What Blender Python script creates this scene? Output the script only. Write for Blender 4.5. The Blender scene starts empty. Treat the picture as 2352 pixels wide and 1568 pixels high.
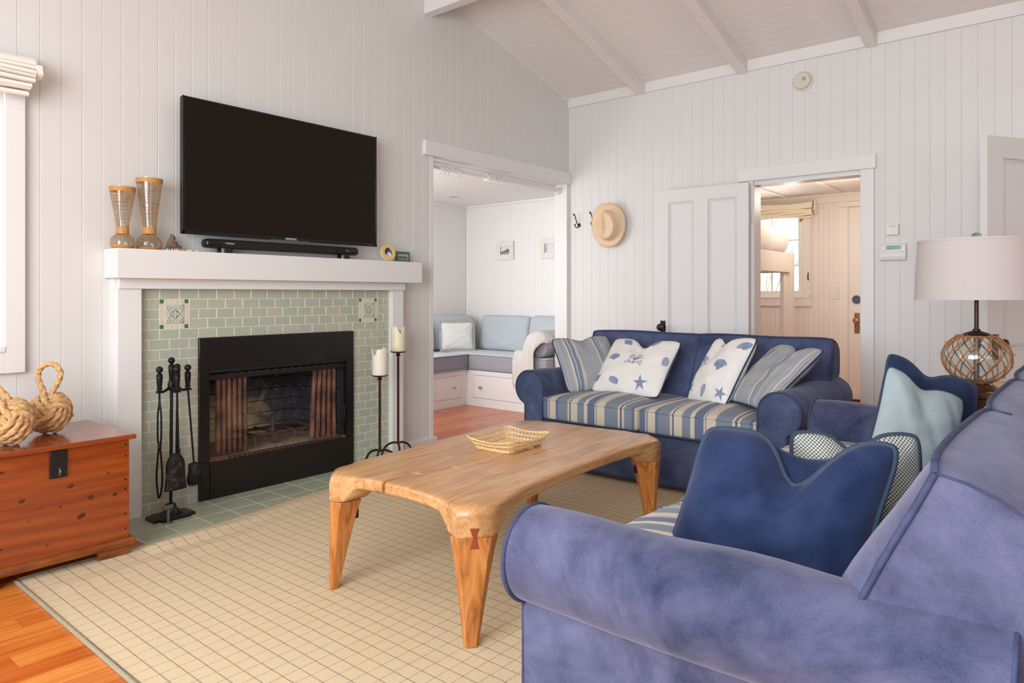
import bpy, bmesh, math, random
from mathutils import Vector, Matrix, Euler
random.seed(7)
R = math.radians
S = bpy.context.scene
COL = S.collection

# ---------------------------------------------------------------- camera
cd = bpy.data.cameras.new('camera'); cam = bpy.data.objects.new('camera', cd); COL.objects.link(cam)
cd.sensor_width = 36.0; cd.lens = 1613/2352*36; cd.shift_y = -(784-677)/2352; cd.clip_start = 0.02
cam.location = (0, 0, 1.168); cam.rotation_euler = (R(90), 0, -math.atan2(0.76826, 0.64014))
S.camera = cam
# ---------------------------------------------------------------- world, lights, exposure
W = bpy.data.worlds.new('overcast_sky'); S.world = W; W.use_nodes = True
wn = W.node_tree; bg = wn.nodes['Background']
bg.inputs['Color'].default_value = (0.88, 0.95, 1.0, 1); bg.inputs['Strength'].default_value = 1.6

def area(name, loc, rot, sx, sy, power, color=(1, 1, 1)):
    l = bpy.data.lights.new(name, 'AREA'); l.shape = 'RECTANGLE'; l.size = sx; l.size_y = sy
    l.energy = power; l.color = color
    o = bpy.data.objects.new(name, l); o.location = loc; o.rotation_euler = rot; COL.objects.link(o); return o
# daylight through the glazed openings of the walls behind the camera
area('daylight_west', (-1.70, 0.9, 1.72), (0, R(-82), 0), 1.95, 3.3, 138, (0.87, 0.945, 1.0))
area('daylight_south', (0.55, -2.42, 1.35), (R(90), 0, 0), 1.3, 1.9, 6, (0.87, 0.945, 1.0))
area('daylight_fireplace_window', (0.54, 4.12, 1.5), (R(-90), 0, 0), 0.9, 1.15, 5, (0.87, 0.945, 1.0))
area('daylight_nook', (3.47, 4.95, 1.45), (0, R(-90), 0), 1.2, 1.3, 14, (1.0, 1.0, 1.0))
area('daylight_bunk', (8.50, 2.95, 1.6), (0, R(90), 0), 0.75, 1.1, 14, (1.0, 0.98, 0.95))
S.view_settings.view_transform = 'Standard'
try: S.view_settings.look = 'None'
except Exception: pass
S.view_settings.exposure = 0.40; S.view_settings.gamma = 1.0
S.view_settings.use_curve_mapping = False

# ---------------------------------------------------------------- materials
def lin(r, g, b):
    f = lambda c: (c/255/12.92) if c/255 <= 0.04045 else ((c/255+0.055)/1.055)**2.4
    return (f(r), f(g), f(b), 1.0)
MATS = {}
class NT:
    def __init__(s, name):
        s.m = bpy.data.materials.new(name); s.m.use_nodes = True; s.t = s.m.node_tree
        s.b = s.t.nodes['Principled BSDF']; MATS[name] = s.m
    def n(s, typ, **kw):
        o = s.t.nodes.new(typ)
        for k, v in kw.items():
            if k.startswith('_'): setattr(o, k[1:], v)
            else: s.set(o.inputs[k.replace('__', ' ')], v)
        return o
    def set(s, sock, v):
        if isinstance(v, bpy.types.NodeSocket): s.t.links.new(v, sock)
        elif isinstance(v, bpy.types.Node): s.t.links.new(v.outputs[0], sock)
        else: sock.default_value = v
    def p(s, **kw):
        for k, v in kw.items(): s.set(s.b.inputs[k.replace('__', ' ')], v)
        return s
    def coord(s, out='Object', scale=(1, 1, 1), rot=(0, 0, 0), loc=(0, 0, 0)):
        c = s.n('ShaderNodeTexCoord'); m = s.n('ShaderNodeMapping')
        s.t.links.new(c.outputs[out], m.inputs['Vector'])
        m.inputs['Scale'].default_value = scale; m.inputs['Rotation'].default_value = rot; m.inputs['Location'].default_value = loc
        return m.outputs[0]
    def noise(s, vec, scale, detail=4, rough=0.55, dist=0.0):
        o = s.n('ShaderNodeTexNoise'); s.set(o.inputs['Vector'], vec)
        o.inputs['Scale'].default_value = scale; o.inputs['Detail'].default_value = detail
        o.inputs['Roughness'].default_value = rough; o.inputs['Distortion'].default_value = dist
        return o.outputs['Fac']
    def ramp(s, fac, stops, interp='LINEAR'):
        o = s.n('ShaderNodeValToRGB'); s.set(o.inputs['Fac'], fac); r = o.color_ramp; r.interpolation = interp
        while len(r.elements) > 1: r.elements.remove(r.elements[-1])
        r.elements[0].position = stops[0][0]; r.elements[0].color = stops[0][1]
        for p_, c in stops[1:]:
            e = r.elements.new(p_); e.color = c
        return o.outputs['Color']
    def mix(s, fac, a, b, typ='MIX'):
        o = s.n('ShaderNodeMix', _data_type='RGBA', _blend_type=typ)
        s.set(o.inputs[0], fac); s.set(o.inputs[6], a); s.set(o.inputs[7], b); return o.outputs[2]
    def math(s, op, a, b=0.0, c=None):
        o = s.n('ShaderNodeMath', _operation=op); s.set(o.inputs[0], a); s.set(o.inputs[1], b)
        if c is not None: s.set(o.inputs[2], c)
        return o.outputs[0]
    def sep(s, vec):
        o = s.n('ShaderNodeSeparateXYZ'); s.set(o.inputs[0], vec); return o.outputs
    def bump(s, h, strength=0.3, dist=0.01):
        o = s.n('ShaderNodeBump'); s.set(o.inputs['Height'], h); o.inputs['Strength'].default_value = strength
        o.inputs['Distance'].default_value = dist; s.set(s.b.inputs['Normal'], o.outputs[0]); return s
    def rnd(s):
        return s.n('ShaderNodeObjectInfo').outputs['Random']
def plain(name, col, rough=0.5, metal=0.0, noise=0.0, nscale=30, **kw):
    m = NT(name)
    if noise:
        f = m.noise(m.coord(), nscale, 5)
        c = m.ramp(f, [(0.3, tuple(x*(1-noise) for x in col[:3])+(1,)), (0.7, tuple(min(1, x*(1+noise)) for x in col[:3])+(1,))])
        m.p(Base__Color=c)
    else: m.p(Base__Color=col)
    m.p(Roughness=rough, Metallic=metal, **kw); return m

plain('wall_paint', lin(224, 222, 218), 0.45, noise=0.015, nscale=3)
plain('right_wall_paint', lin(228, 226, 224), 0.5, noise=0.015, nscale=3)
plain('ceiling_paint', lin(236, 231, 226), 0.55, noise=0.02, nscale=4)
plain('trim_paint', lin(234, 232, 230), 0.35)
plain('nook_paint', lin(243, 241, 238), 0.45)
plain('bunk_paint', lin(238, 230, 222), 0.45)
plain('door_paint', lin(232, 231, 230), 0.38)
plain('grout', lin(226, 217, 204), 0.9, noise=0.08, nscale=60)
plain('black_metal', lin(20, 18, 18), 0.30, 0.0, noise=0.25, nscale=9)
plain('tool_iron', lin(34, 32, 33), 0.42, 0.6, noise=0.3, nscale=25)
plain('rusty_edge', lin(120, 78, 60), 0.75, 0.2, noise=0.5, nscale=50)
plain('bronze', lin(70, 48, 40), 0.36, 0.75, noise=0.3, nscale=40)
plain('dark_bronze', lin(58, 50, 44), 0.35, 0.8, noise=0.3, nscale=30)
plain('bright_steel', lin(190, 188, 186), 0.25, 0.9)
plain('worn_steel', lin(128, 126, 124), 0.4, 0.8, noise=0.25, nscale=60)
plain('old_brass', lin(150, 106, 74), 0.5, 0.6, noise=0.4, nscale=60)
plain('brass', lin(190, 140, 60), 0.3, 0.9)
plain('black_plastic', lin(16, 15, 16), 0.3)
plain('matte_black', lin(12, 11, 12), 0.6)
plain('white_plastic', lin(232, 230, 226), 0.35)
plain('smoke_plastic', lin(222, 213, 200), 0.4)
plain('lcd', lin(120, 158, 158), 0.2)
plain('lcd_text', lin(78, 118, 120), 0.5)
plain('grey_print', lin(140, 138, 136), 0.6)
plain('white_print', lin(225, 225, 225), 0.5)
plain('rope_brown', lin(172, 116, 72), 0.85, noise=0.3, nscale=120)
plain('rattan', lin(232, 196, 142), 0.5, noise=0.18, nscale=80)
plain('cane', lin(196, 140, 78), 0.55, noise=0.2, nscale=90)
plain('yellow_paint', lin(228, 190, 96), 0.4)
plain('green_paint', lin(48, 120, 82), 0.4)
plain('copper_edge', lin(190, 140, 110), 0.35, 0.5)
plain('wax_pale', lin(238, 230, 214), 0.38, Subsurface__Weight=0.35, Subsurface__Radius=(0.03, 0.02, 0.012), Subsurface__Scale=0.5)
plain('wax_cream', lin(236, 228, 200), 0.38, Subsurface__Weight=0.35, Subsurface__Radius=(0.03, 0.024, 0.01), Subsurface__Scale=0.5)
plain('piping_blue', lin(50, 66, 86), 0.85, noise=0.25, nscale=150)
plain('welt_suede', lin(58, 66, 98), 0.8, noise=0.25, nscale=30)
plain('print_blue', lin(132, 146, 180), 0.85, noise=0.25, nscale=140)
plain('white_cotton', lin(238, 234, 229), 0.9, noise=0.03, nscale=12)
plain('dark_piping', lin(46, 58, 86), 0.85)
plain('green_mosaic', lin(70, 112, 74), 0.25, noise=0.2, nscale=40)
plain('cream_mosaic', lin(214, 205, 182), 0.4, noise=0.06, nscale=40)
plain('relief_tile', lin(196, 200, 184), 0.28, noise=0.05, nscale=40)
plain('rust_iron', lin(92, 66, 58), 0.7, 0.4, noise=0.4, nscale=60)
plain('ash', lin(150, 132, 116), 0.95, noise=0.45, nscale=45)
plain('butterfly_wood', lin(150, 66, 36), 0.4, noise=0.25, nscale=60)
plain('glass_green', lin(150, 190, 175), 0.08, Transmission__Weight=0.85, IOR=1.45)
plain('bristle', lin(18, 17, 18), 0.9, noise=0.4, nscale=200)
m_ = NT('shovel_iron'); m_.p(Base__Color=m_.ramp(m_.noise(m_.coord(), 38, 6, 0.7), [(0.5, lin(26, 23, 22)), (0.62, lin(70, 60, 54)), (0.72, lin(150, 134, 120))]), Roughness=0.6, Metallic=0.3)
plain('leaf', lin(214, 202, 188), 0.8, noise=0.3, nscale=6)
plain('deck', lin(150, 140, 128), 0.8, noise=0.1, nscale=3)
plain('lampshade', lin(204, 195, 192), 0.9, noise=0.03, nscale=220, Transmission__Weight=0.0)
plain('photo_ground', lin(176, 172, 172), 0.3)
plain('photo_dark', lin(62, 58, 64), 0.3)
plain('photo_mid', lin(120, 118, 128), 0.3)
plain('photo_white', lin(228, 228, 232), 0.3)
plain('mauve_bolster', lin(168, 166, 182), 0.9)
plain('deadbolt', lin(92, 90, 104), 0.35, 0.6)
plain('amber_knob', lin(176, 122, 62), 0.2, 0.3)
plain('dark_wood', lin(84, 48, 26), 0.35, noise=0.3, nscale=20)
plain('screen', lin(30, 22, 14), 0.3, Specular__IOR__Level=0.16)
plain('bezel', lin(10, 10, 13), 0.25)

def glass(name, col=(1, 1, 1, 1), rough=0.0, mixfac=0.86, tint=None):
    m = NT(name); t = m.t
    tr = m.n('ShaderNodeBsdfTransparent'); tr.inputs['Color'].default_value = tint or (0.96, 0.97, 0.96, 1)
    gl = m.n('ShaderNodeBsdfGlossy'); gl.inputs['Roughness'].default_value = 0.03; gl.inputs['Color'].default_value = col
    lw = m.n('ShaderNodeLayerWeight'); fr = m.math('MULTIPLY_ADD', m.math('POWER', lw.outputs['Facing'], 4.0), 0.55, 0.045)
    mx = m.n('ShaderNodeMixShader'); t.links.new(fr, mx.inputs[0]); t.links.new(tr.outputs[0], mx.inputs[1]); t.links.new(gl.outputs[0], mx.inputs[2])
    t.links.new(mx.outputs[0], t.nodes['Material Output'].inputs['Surface']); return m
glass('window_glass', tint=(0.97, 0.98, 0.98, 1)); glass('clear_glass', tint=(0.94, 0.95, 0.93, 1)); glass('float_glass', tint=(0.97, 0.98, 0.97, 1))

# wood floor boards
m = NT('floor_wood')
v = m.coord(scale=(0.6, 9, 9)); f = m.noise(v, 5, 6, 0.6, 0.4)
c1 = m.ramp(f, [(0.3, lin(200, 112, 44)), (0.5, lin(226, 144, 66)), (0.72, lin(238, 168, 96))])
c2 = m.mix(m.rnd(), lin(250, 240, 226), lin(218, 172, 136)); c = m.mix(1.0, c1, c2, 'MULTIPLY')
m.p(Base__Color=c, Roughness=0.26).bump(m.noise(m.coord(scale=(2, 30, 30)), 8, 3), 0.05, 0.002)
m = NT('nook_floor_wood')
v = m.coord(scale=(0.6, 9, 9)); f = m.noise(v, 5, 6, 0.6, 0.4)
c1 = m.ramp(f, [(0.3, lin(186, 104, 66)), (0.5, lin(204, 126, 84)), (0.72, lin(216, 146, 104))])
m.p(Base__Color=m.mix(1.0, c1, m.mix(m.rnd(), lin(255, 244, 232), lin(226, 190, 168)), 'MULTIPLY'), Roughness=0.24)
# pine trunk
m = NT('pine')
v = m.coord(scale=(0.7, 8, 15)); f = m.noise(v, 2.6, 6, 0.6, 0.5)
w = m.n('ShaderNodeTexWave', _wave_type='BANDS', _bands_direction='Z'); m.set(w.inputs['Vector'], m.coord(scale=(0.25, 1, 1)))
w.inputs['Scale'].default_value = 6; w.inputs['Distortion'].default_value = 9; w.inputs['Detail'].default_value = 3; w.inputs['Detail Scale'].default_value = 0.8
g = m.math('MULTIPLY_ADD', w.outputs['Fac'], 0.16, m.math('MULTIPLY', f, 0.84))
c = m.ramp(g, [(0.25, lin(116, 42, 4)), (0.5, lin(142, 58, 7)), (0.75, lin(162, 76, 13))])
m.p(Base__Color=c, Roughness=0.2, Coat__Weight=0.5, Coat__Roughness=0.12).bump(g, 0.04, 0.003)
m = NT('pine_dark'); m.p(Base__Color=m.ramp(m.noise(m.coord(scale=(2, 8, 8)), 6, 5), [(0.3, lin(104, 48, 14)), (0.7, lin(150, 80, 30))]), Roughness=0.32)
plain('knot', lin(78, 34, 12), 0.35, noise=0.35, nscale=60)
# coffee table slab
m = NT('monkeypod')
v = m.coord(scale=(0.7, 5, 5)); f = m.noise(v, 3.4, 7, 0.62, 1.0)
f2 = m.noise(m.coord(scale=(0.5, 14, 14)), 9, 4, 0.6, 0.3)
g = m.math('MULTIPLY_ADD', f2, 0.35, m.math('MULTIPLY', f, 0.65))
c = m.ramp(g, [(0.30, lin(140, 94, 58)), (0.42, lin(184, 132, 84)), (0.55, lin(210, 160, 108)), (0.72, lin(222, 180, 132))])
m.p(Base__Color=c, Roughness=0.26).bump(f2, 0.04, 0.002)
m = NT('monkeypod_leg')
f = m.noise(m.coord(scale=(5, 5, 0.8)), 4, 7, 0.62, 1.6)
c = m.ramp(f, [(0.3, lin(132, 70, 26)), (0.5, lin(186, 116, 56)), (0.7, lin(208, 144, 84))])
m.p(Base__Color=c, Roughness=0.3)
# suede
def suede(name, dark, light, tint=(0.70, 0.68, 0.82, 1), sheen=0.3):
    m = NT(name)
    f = m.noise(m.coord(), 3.2, 5, 0.62, 0.6); f3 = m.noise(m.coord(), 13, 3, 0.6, 0.4); f2 = m.noise(m.coord(), 260, 2, 0.6)
    g = m.math('ADD', m.math('MULTIPLY', f, 0.66), m.math('ADD', m.math('MULTIPLY', f3, 0.22), m.math('MULTIPLY', f2, 0.12)))
    m.p(Base__Color=m.ramp(g, [(0.34, dark), (0.66, light)]), Roughness=0.85, Sheen__Weight=sheen, Sheen__Roughness=0.45, Sheen__Tint=tint)
    m.b.inputs['Specular IOR Level'].default_value = 0.15
    m.bump(f2, 0.12, 0.002)
suede('suede_near', lin(38, 47, 74), lin(106, 107, 138))
suede('suede_navy', lin(48, 58, 88), lin(96, 106, 140), sheen=0.22)
suede('suede_pillow', lin(24, 36, 66), lin(52, 67, 104), sheen=0.2)
# striped seat cushions: stripes run along the cushion depth, object X across one cushion (-0.5..0.5 of its width)
CR, NV, SL, DB, GB = lin(218, 203, 182), lin(62, 76, 112), lin(106, 122, 142), lin(54, 84, 128), lin(138, 142, 152)
seq = [(0, CR), (25, DB), (88, CR), (98, GB), (122, CR), (195, DB), (230, SL), (350, CR), (372, NV), (394, CR), (475, SL), (555, CR), (595, DB), (680, CR), (694, GB), (710, CR), (795, SL), (945, CR), (968, NV), (990, CR), (1013, SL), (1095, DB), (1122, CR)]
def stripes(name, width, bright=1.0, along='x', flip=False):
    m = NT(name); s = m.sep(m.coord())
    fx = m.math('ADD', m.math('MULTIPLY', s[0], (-1 if flip else 1)/width), 0.5)
    br = lambda c: tuple(min(1, x*bright) for x in c[:3])+(1,)
    c = m.ramp(fx, [(a/1160, br(k)) for a, k in seq], 'CONSTANT')
    f = m.noise(m.coord(scale=(60, 60, 60)), 12, 2)
    m.p(Base__Color=m.mix(0.18, c, f), Roughness=0.9, Sheen__Weight=0.1); m.bump(f, 0.15, 0.002)
stripes('stripe_fabric', 0.735, 0.86); stripes('stripe_fabric_long', 0.70, 1.0, flip=True)
# ticking pillows
m = NT('ticking'); s = m.sep(m.coord())
fx = m.math('ADD', m.math('MULTIPLY', s[0], 1/0.46), 0.5)
T0, TB, TC = lin(176, 178, 180), lin(126, 148, 166), lin(222, 210, 196)
c = m.ramp(fx, [(0, T0), (.14, TC), (.17, TB), (.20, TC), (.215, TB), (.27, TC), (.31, T0), (.44, T0), (.62, TC), (.65, TB), (.69, TC), (.70, TB), (.73, TC), (.745, T0), (.9, TC), (.92, T0)], 'CONSTANT')
fl = m.noise(m.coord(scale=(260, 0.5, 0.5)), 1.0, 1, 0.5)
m.p(Base__Color=m.mix(1.0, c, m.ramp(fl, [(0.40, lin(196, 200, 208)), (0.55, (1, 1, 1, 1))]), 'MULTIPLY'), Roughness=0.9)
def checkm(name, a, b, sc, soft=0.0):
    m = NT(name); v = m.coord(scale=(1, 1, 0), loc=(0, 0, 0.0013))
    ck = m.n('ShaderNodeTexChecker'); m.set(ck.inputs['Vector'], v); ck.inputs['Scale'].default_value = sc
    ck.inputs['Color1'].default_value = a; ck.inputs['Color2'].default_value = b
    f = m.noise(m.coord(), 40, 2)
    m.p(Base__Color=m.mix(m.math('MULTIPLY', f, soft), ck.outputs[0], a), Roughness=0.95); m.bump(ck.outputs['Fac'], 0.25, 0.002)
checkm('woven_blue', lin(196, 204, 200), lin(122, 152, 168), 240, 0.25)
checkm('woven_dark', lin(208, 204, 188), lin(62, 84, 98), 200, 0.15)
# nook cushions
def tick(name, base, line, sc, axis=0):
    m = NT(name); s = m.sep(m.coord()); w = m.math('FRACT', m.math('MULTIPLY', s[axis], sc))
    m.p(Base__Color=m.mix(m.math('GREATER_THAN', w, 0.72), base, line), Roughness=0.92)
    m.bump(m.noise(m.coord(), 9, 3), 0.25, 0.02)
tick('nook_blue', lin(196, 203, 209), lin(180, 188, 197), 90, 1)
tick('nook_mauve', lin(172, 172, 180), lin(150, 151, 163), 90, 1)
tick('nook_top', lin(222, 226, 228), lin(204, 210, 214), 90, 1)
# knitted throw
m = NT('knit'); w = m.n('ShaderNodeTexWave', _bands_direction='Y'); m.set(w.inputs['Vector'], m.coord()); w.inputs['Scale'].default_value = 24; w.inputs['Distortion'].default_value = 3
m.p(Base__Color=lin(240, 234, 228), Roughness=0.95); m.bump(w.outputs['Fac'], 0.6, 0.01)
# white ruched pillow
m = NT('ruched'); w = m.n('ShaderNodeTexWave', _bands_direction='Y'); m.set(w.inputs['Vector'], m.coord()); w.inputs['Scale'].default_value = 12; w.inputs['Distortion'].default_value = 4; w.inputs['Detail Scale'].default_value = 3
m.p(Base__Color=lin(242, 240, 236), Roughness=0.95); m.bump(w.outputs['Fac'], 0.35, 0.01)
plain('ruffle', lin(176, 182, 178), 0.95, noise=0.5, nscale=160)
# linen
def linen(name, col):
    m = NT(name); f = m.noise(m.coord(scale=(1, 1, 1)), 420, 2); m.p(Base__Color=col, Roughness=0.92); m.bump(f, 0.2, 0.001)
    m.b.inputs['Subsurface Weight'].default_value = 0.0
linen('shade_linen', lin(244, 238, 226)); linen('shade_linen_warm', lin(250, 238, 214))
m = NT('duvet'); m.p(Base__Color=lin(226, 220, 218), Roughness=0.95); m.bump(m.noise(m.coord(), 90, 3), 0.4, 0.01)
# straw
m = NT('straw'); w = m.n('ShaderNodeTexWave', _wave_type='RINGS', _rings_direction='Z'); m.set(w.inputs['Vector'], m.coord()); w.inputs['Scale'].default_value = 60; w.inputs['Distortion'].default_value = 1.0
m.p(Base__Color=m.mix(m.math('MULTIPLY', w.outputs['Fac'], 0.5), lin(246, 218, 186), lin(234, 198, 160)), Roughness=0.85); m.bump(w.outputs['Fac'], 0.4, 0.004)
# manila rope
m = NT('manila'); f = m.noise(m.coord(), 70, 5, 0.7)
m.p(Base__Color=m.ramp(f, [(0.3, lin(172, 124, 72)), (0.55, lin(214, 172, 120)), (0.75, lin(236, 206, 164))]), Roughness=0.9); m.bump(m.noise(m.coord(), 240, 3), 0.4, 0.003)
# glazed tiles, shade varies tile to tile
m = NT('tile_glaze'); f = m.noise(m.coord(), 14, 3, 0.6)
a = m.mix(m.rnd(), lin(182, 184, 164), lin(166, 176, 160)); m.p(Base__Color=m.mix(m.math('MULTIPLY', f, 0.5), a, lin(194, 196, 178)), Roughness=0.2)
m.bump(m.noise(m.coord(), 9, 2), 0.05, 0.004)
m = NT('hearth_glaze'); f = m.noise(m.coord(), 8, 3, 0.6)
a = m.mix(m.rnd(), lin(164, 172, 148), lin(176, 184, 160)); m.p(Base__Color=m.mix(m.math('MULTIPLY', f, 0.5), a, lin(190, 196, 174)), Roughness=0.22)
# firebrick panels with soot (stains have a shape of their own)
m = NT('firebrick'); v = m.coord('Object')
gc = m.n('ShaderNodeNewGeometry'); s = m.sep(gc.outputs['Position'])
nz = m.noise(gc.outputs['Position'], 7, 5, 0.65, 0.7)
dx = m.math('SUBTRACT', s[0], 2.30); dz = m.math('SUBTRACT', s[2], 0.28)
rad = m.math('SQRT', m.math('ADD', m.math('MULTIPLY', dx, m.math('MULTIPLY', dx, 1.6)), m.math('MULTIPLY', dz, m.math('MULTIPLY', dz, 2.6))))
e = m.math('ADD', rad, m.math('MULTIPLY', m.math('SUBTRACT', nz, 0.5), 0.7))
c = m.ramp(e, [(0.20, lin(232, 214, 178)), (0.34, lin(186, 168, 138)), (0.46, lin(96, 92, 94)), (0.66, lin(44, 42, 46))])
f2 = m.noise(gc.outputs['Position'], 60, 3)
m.p(Base__Color=m.mix(m.math('MULTIPLY', m.math('GREATER_THAN', f2, 0.64), 0.35), c, lin(150, 150, 156)), Roughness=0.95); m.bump(f2, 0.3, 0.004)
# mesh fire curtain: woven links
m = NT('fire_mesh'); uvn = m.n('ShaderNodeUVMap'); s = m.sep(uvn.outputs[0])
a = m.math('FRACT', m.math('ADD', m.math('MULTIPLY', s[0], 1.0), m.math('MULTIPLY', s[1], 1.0)))
b = m.math('FRACT', m.math('SUBTRACT', m.math('MULTIPLY', s[0], 1.0), m.math('MULTIPLY', s[1], 1.0)))
hole = m.math('MULTIPLY', m.math('GREATER_THAN', a, 0.42), m.math('GREATER_THAN', b, 0.42))
m.p(Base__Color=m.ramp(m.noise(m.coord(), 9, 4), [(0.35, lin(66, 40, 32)), (0.65, lin(140, 92, 68))]), Roughness=0.55, Metallic=0.4, Alpha=m.math('SUBTRACT', 1.0, m.math('MULTIPLY', hole, 0.9)))
# rug
m = NT('rug'); s = m.sep(m.coord())
px_, py_ = 0.0585, 0.0600
wob = m.math('MULTIPLY', m.math('SUBTRACT', m.noise(m.coord(), 9, 2), 0.5), 0.05)
fx = m.math('FRACT', m.math('ADD', m.math('DIVIDE', s[0], px_), wob)); fy = m.math('FRACT', m.math('ADD', m.math('DIVIDE', s[1], py_), wob))
l1 = m.math('LESS_THAN', fx, 0.066); l2 = m.math('LESS_THAN', fy, 0.062)
dsh = m.math('GREATER_THAN', m.noise(m.coord(scale=(260, 260, 1)), 1.0, 1), 0.44)
l1 = m.math('MULTIPLY', l1, m.math('ADD', m.math('MULTIPLY', dsh, 0.5), 0.45)); l2 = m.math('MULTIPLY', l2, dsh)
vx = m.math('SINE', m.math('MULTIPLY', s[0], 780)); vy = m.math('SINE', m.math('MULTIPLY', s[1], 1050))
wv = m.math('MULTIPLY', m.math('ADD', m.math('MULTIPLY', vx, vy), 1.0), 0.5)
base = m.mix(wv, lin(206, 182, 144), lin(236, 216, 180))
base = m.mix(m.math('MULTIPLY', m.noise(m.coord(), 5, 4), 0.25), base, lin(214, 190, 150))
c = m.mix(m.math('MULTIPLY', l1, 0.85), base, lin(112, 108, 100)); c = m.mix(m.math('MULTIPLY', l2, 0.6), c, lin(126, 104, 76))
m.p(Base__Color=c, Roughness=0.95)
m.bump(m.math('SUBTRACT', wv, m.math('MULTIPLY', m.math('ADD', l1, l2), 0.8)), 0.35, 0.004)
plain('rug_binding', lin(160, 148, 124), 0.95, noise=0.2, nscale=180)
# tree bark driftwood
m = NT('driftwood'); m.p(Base__Color=m.ramp(m.noise(m.coord(), 60, 6, 0.7), [(0.35, lin(66, 48, 40)), (0.65, lin(160, 132, 116))]), Roughness=0.95); m.bump(m.noise(m.coord(), 90, 5), 0.8, 0.01)
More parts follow.
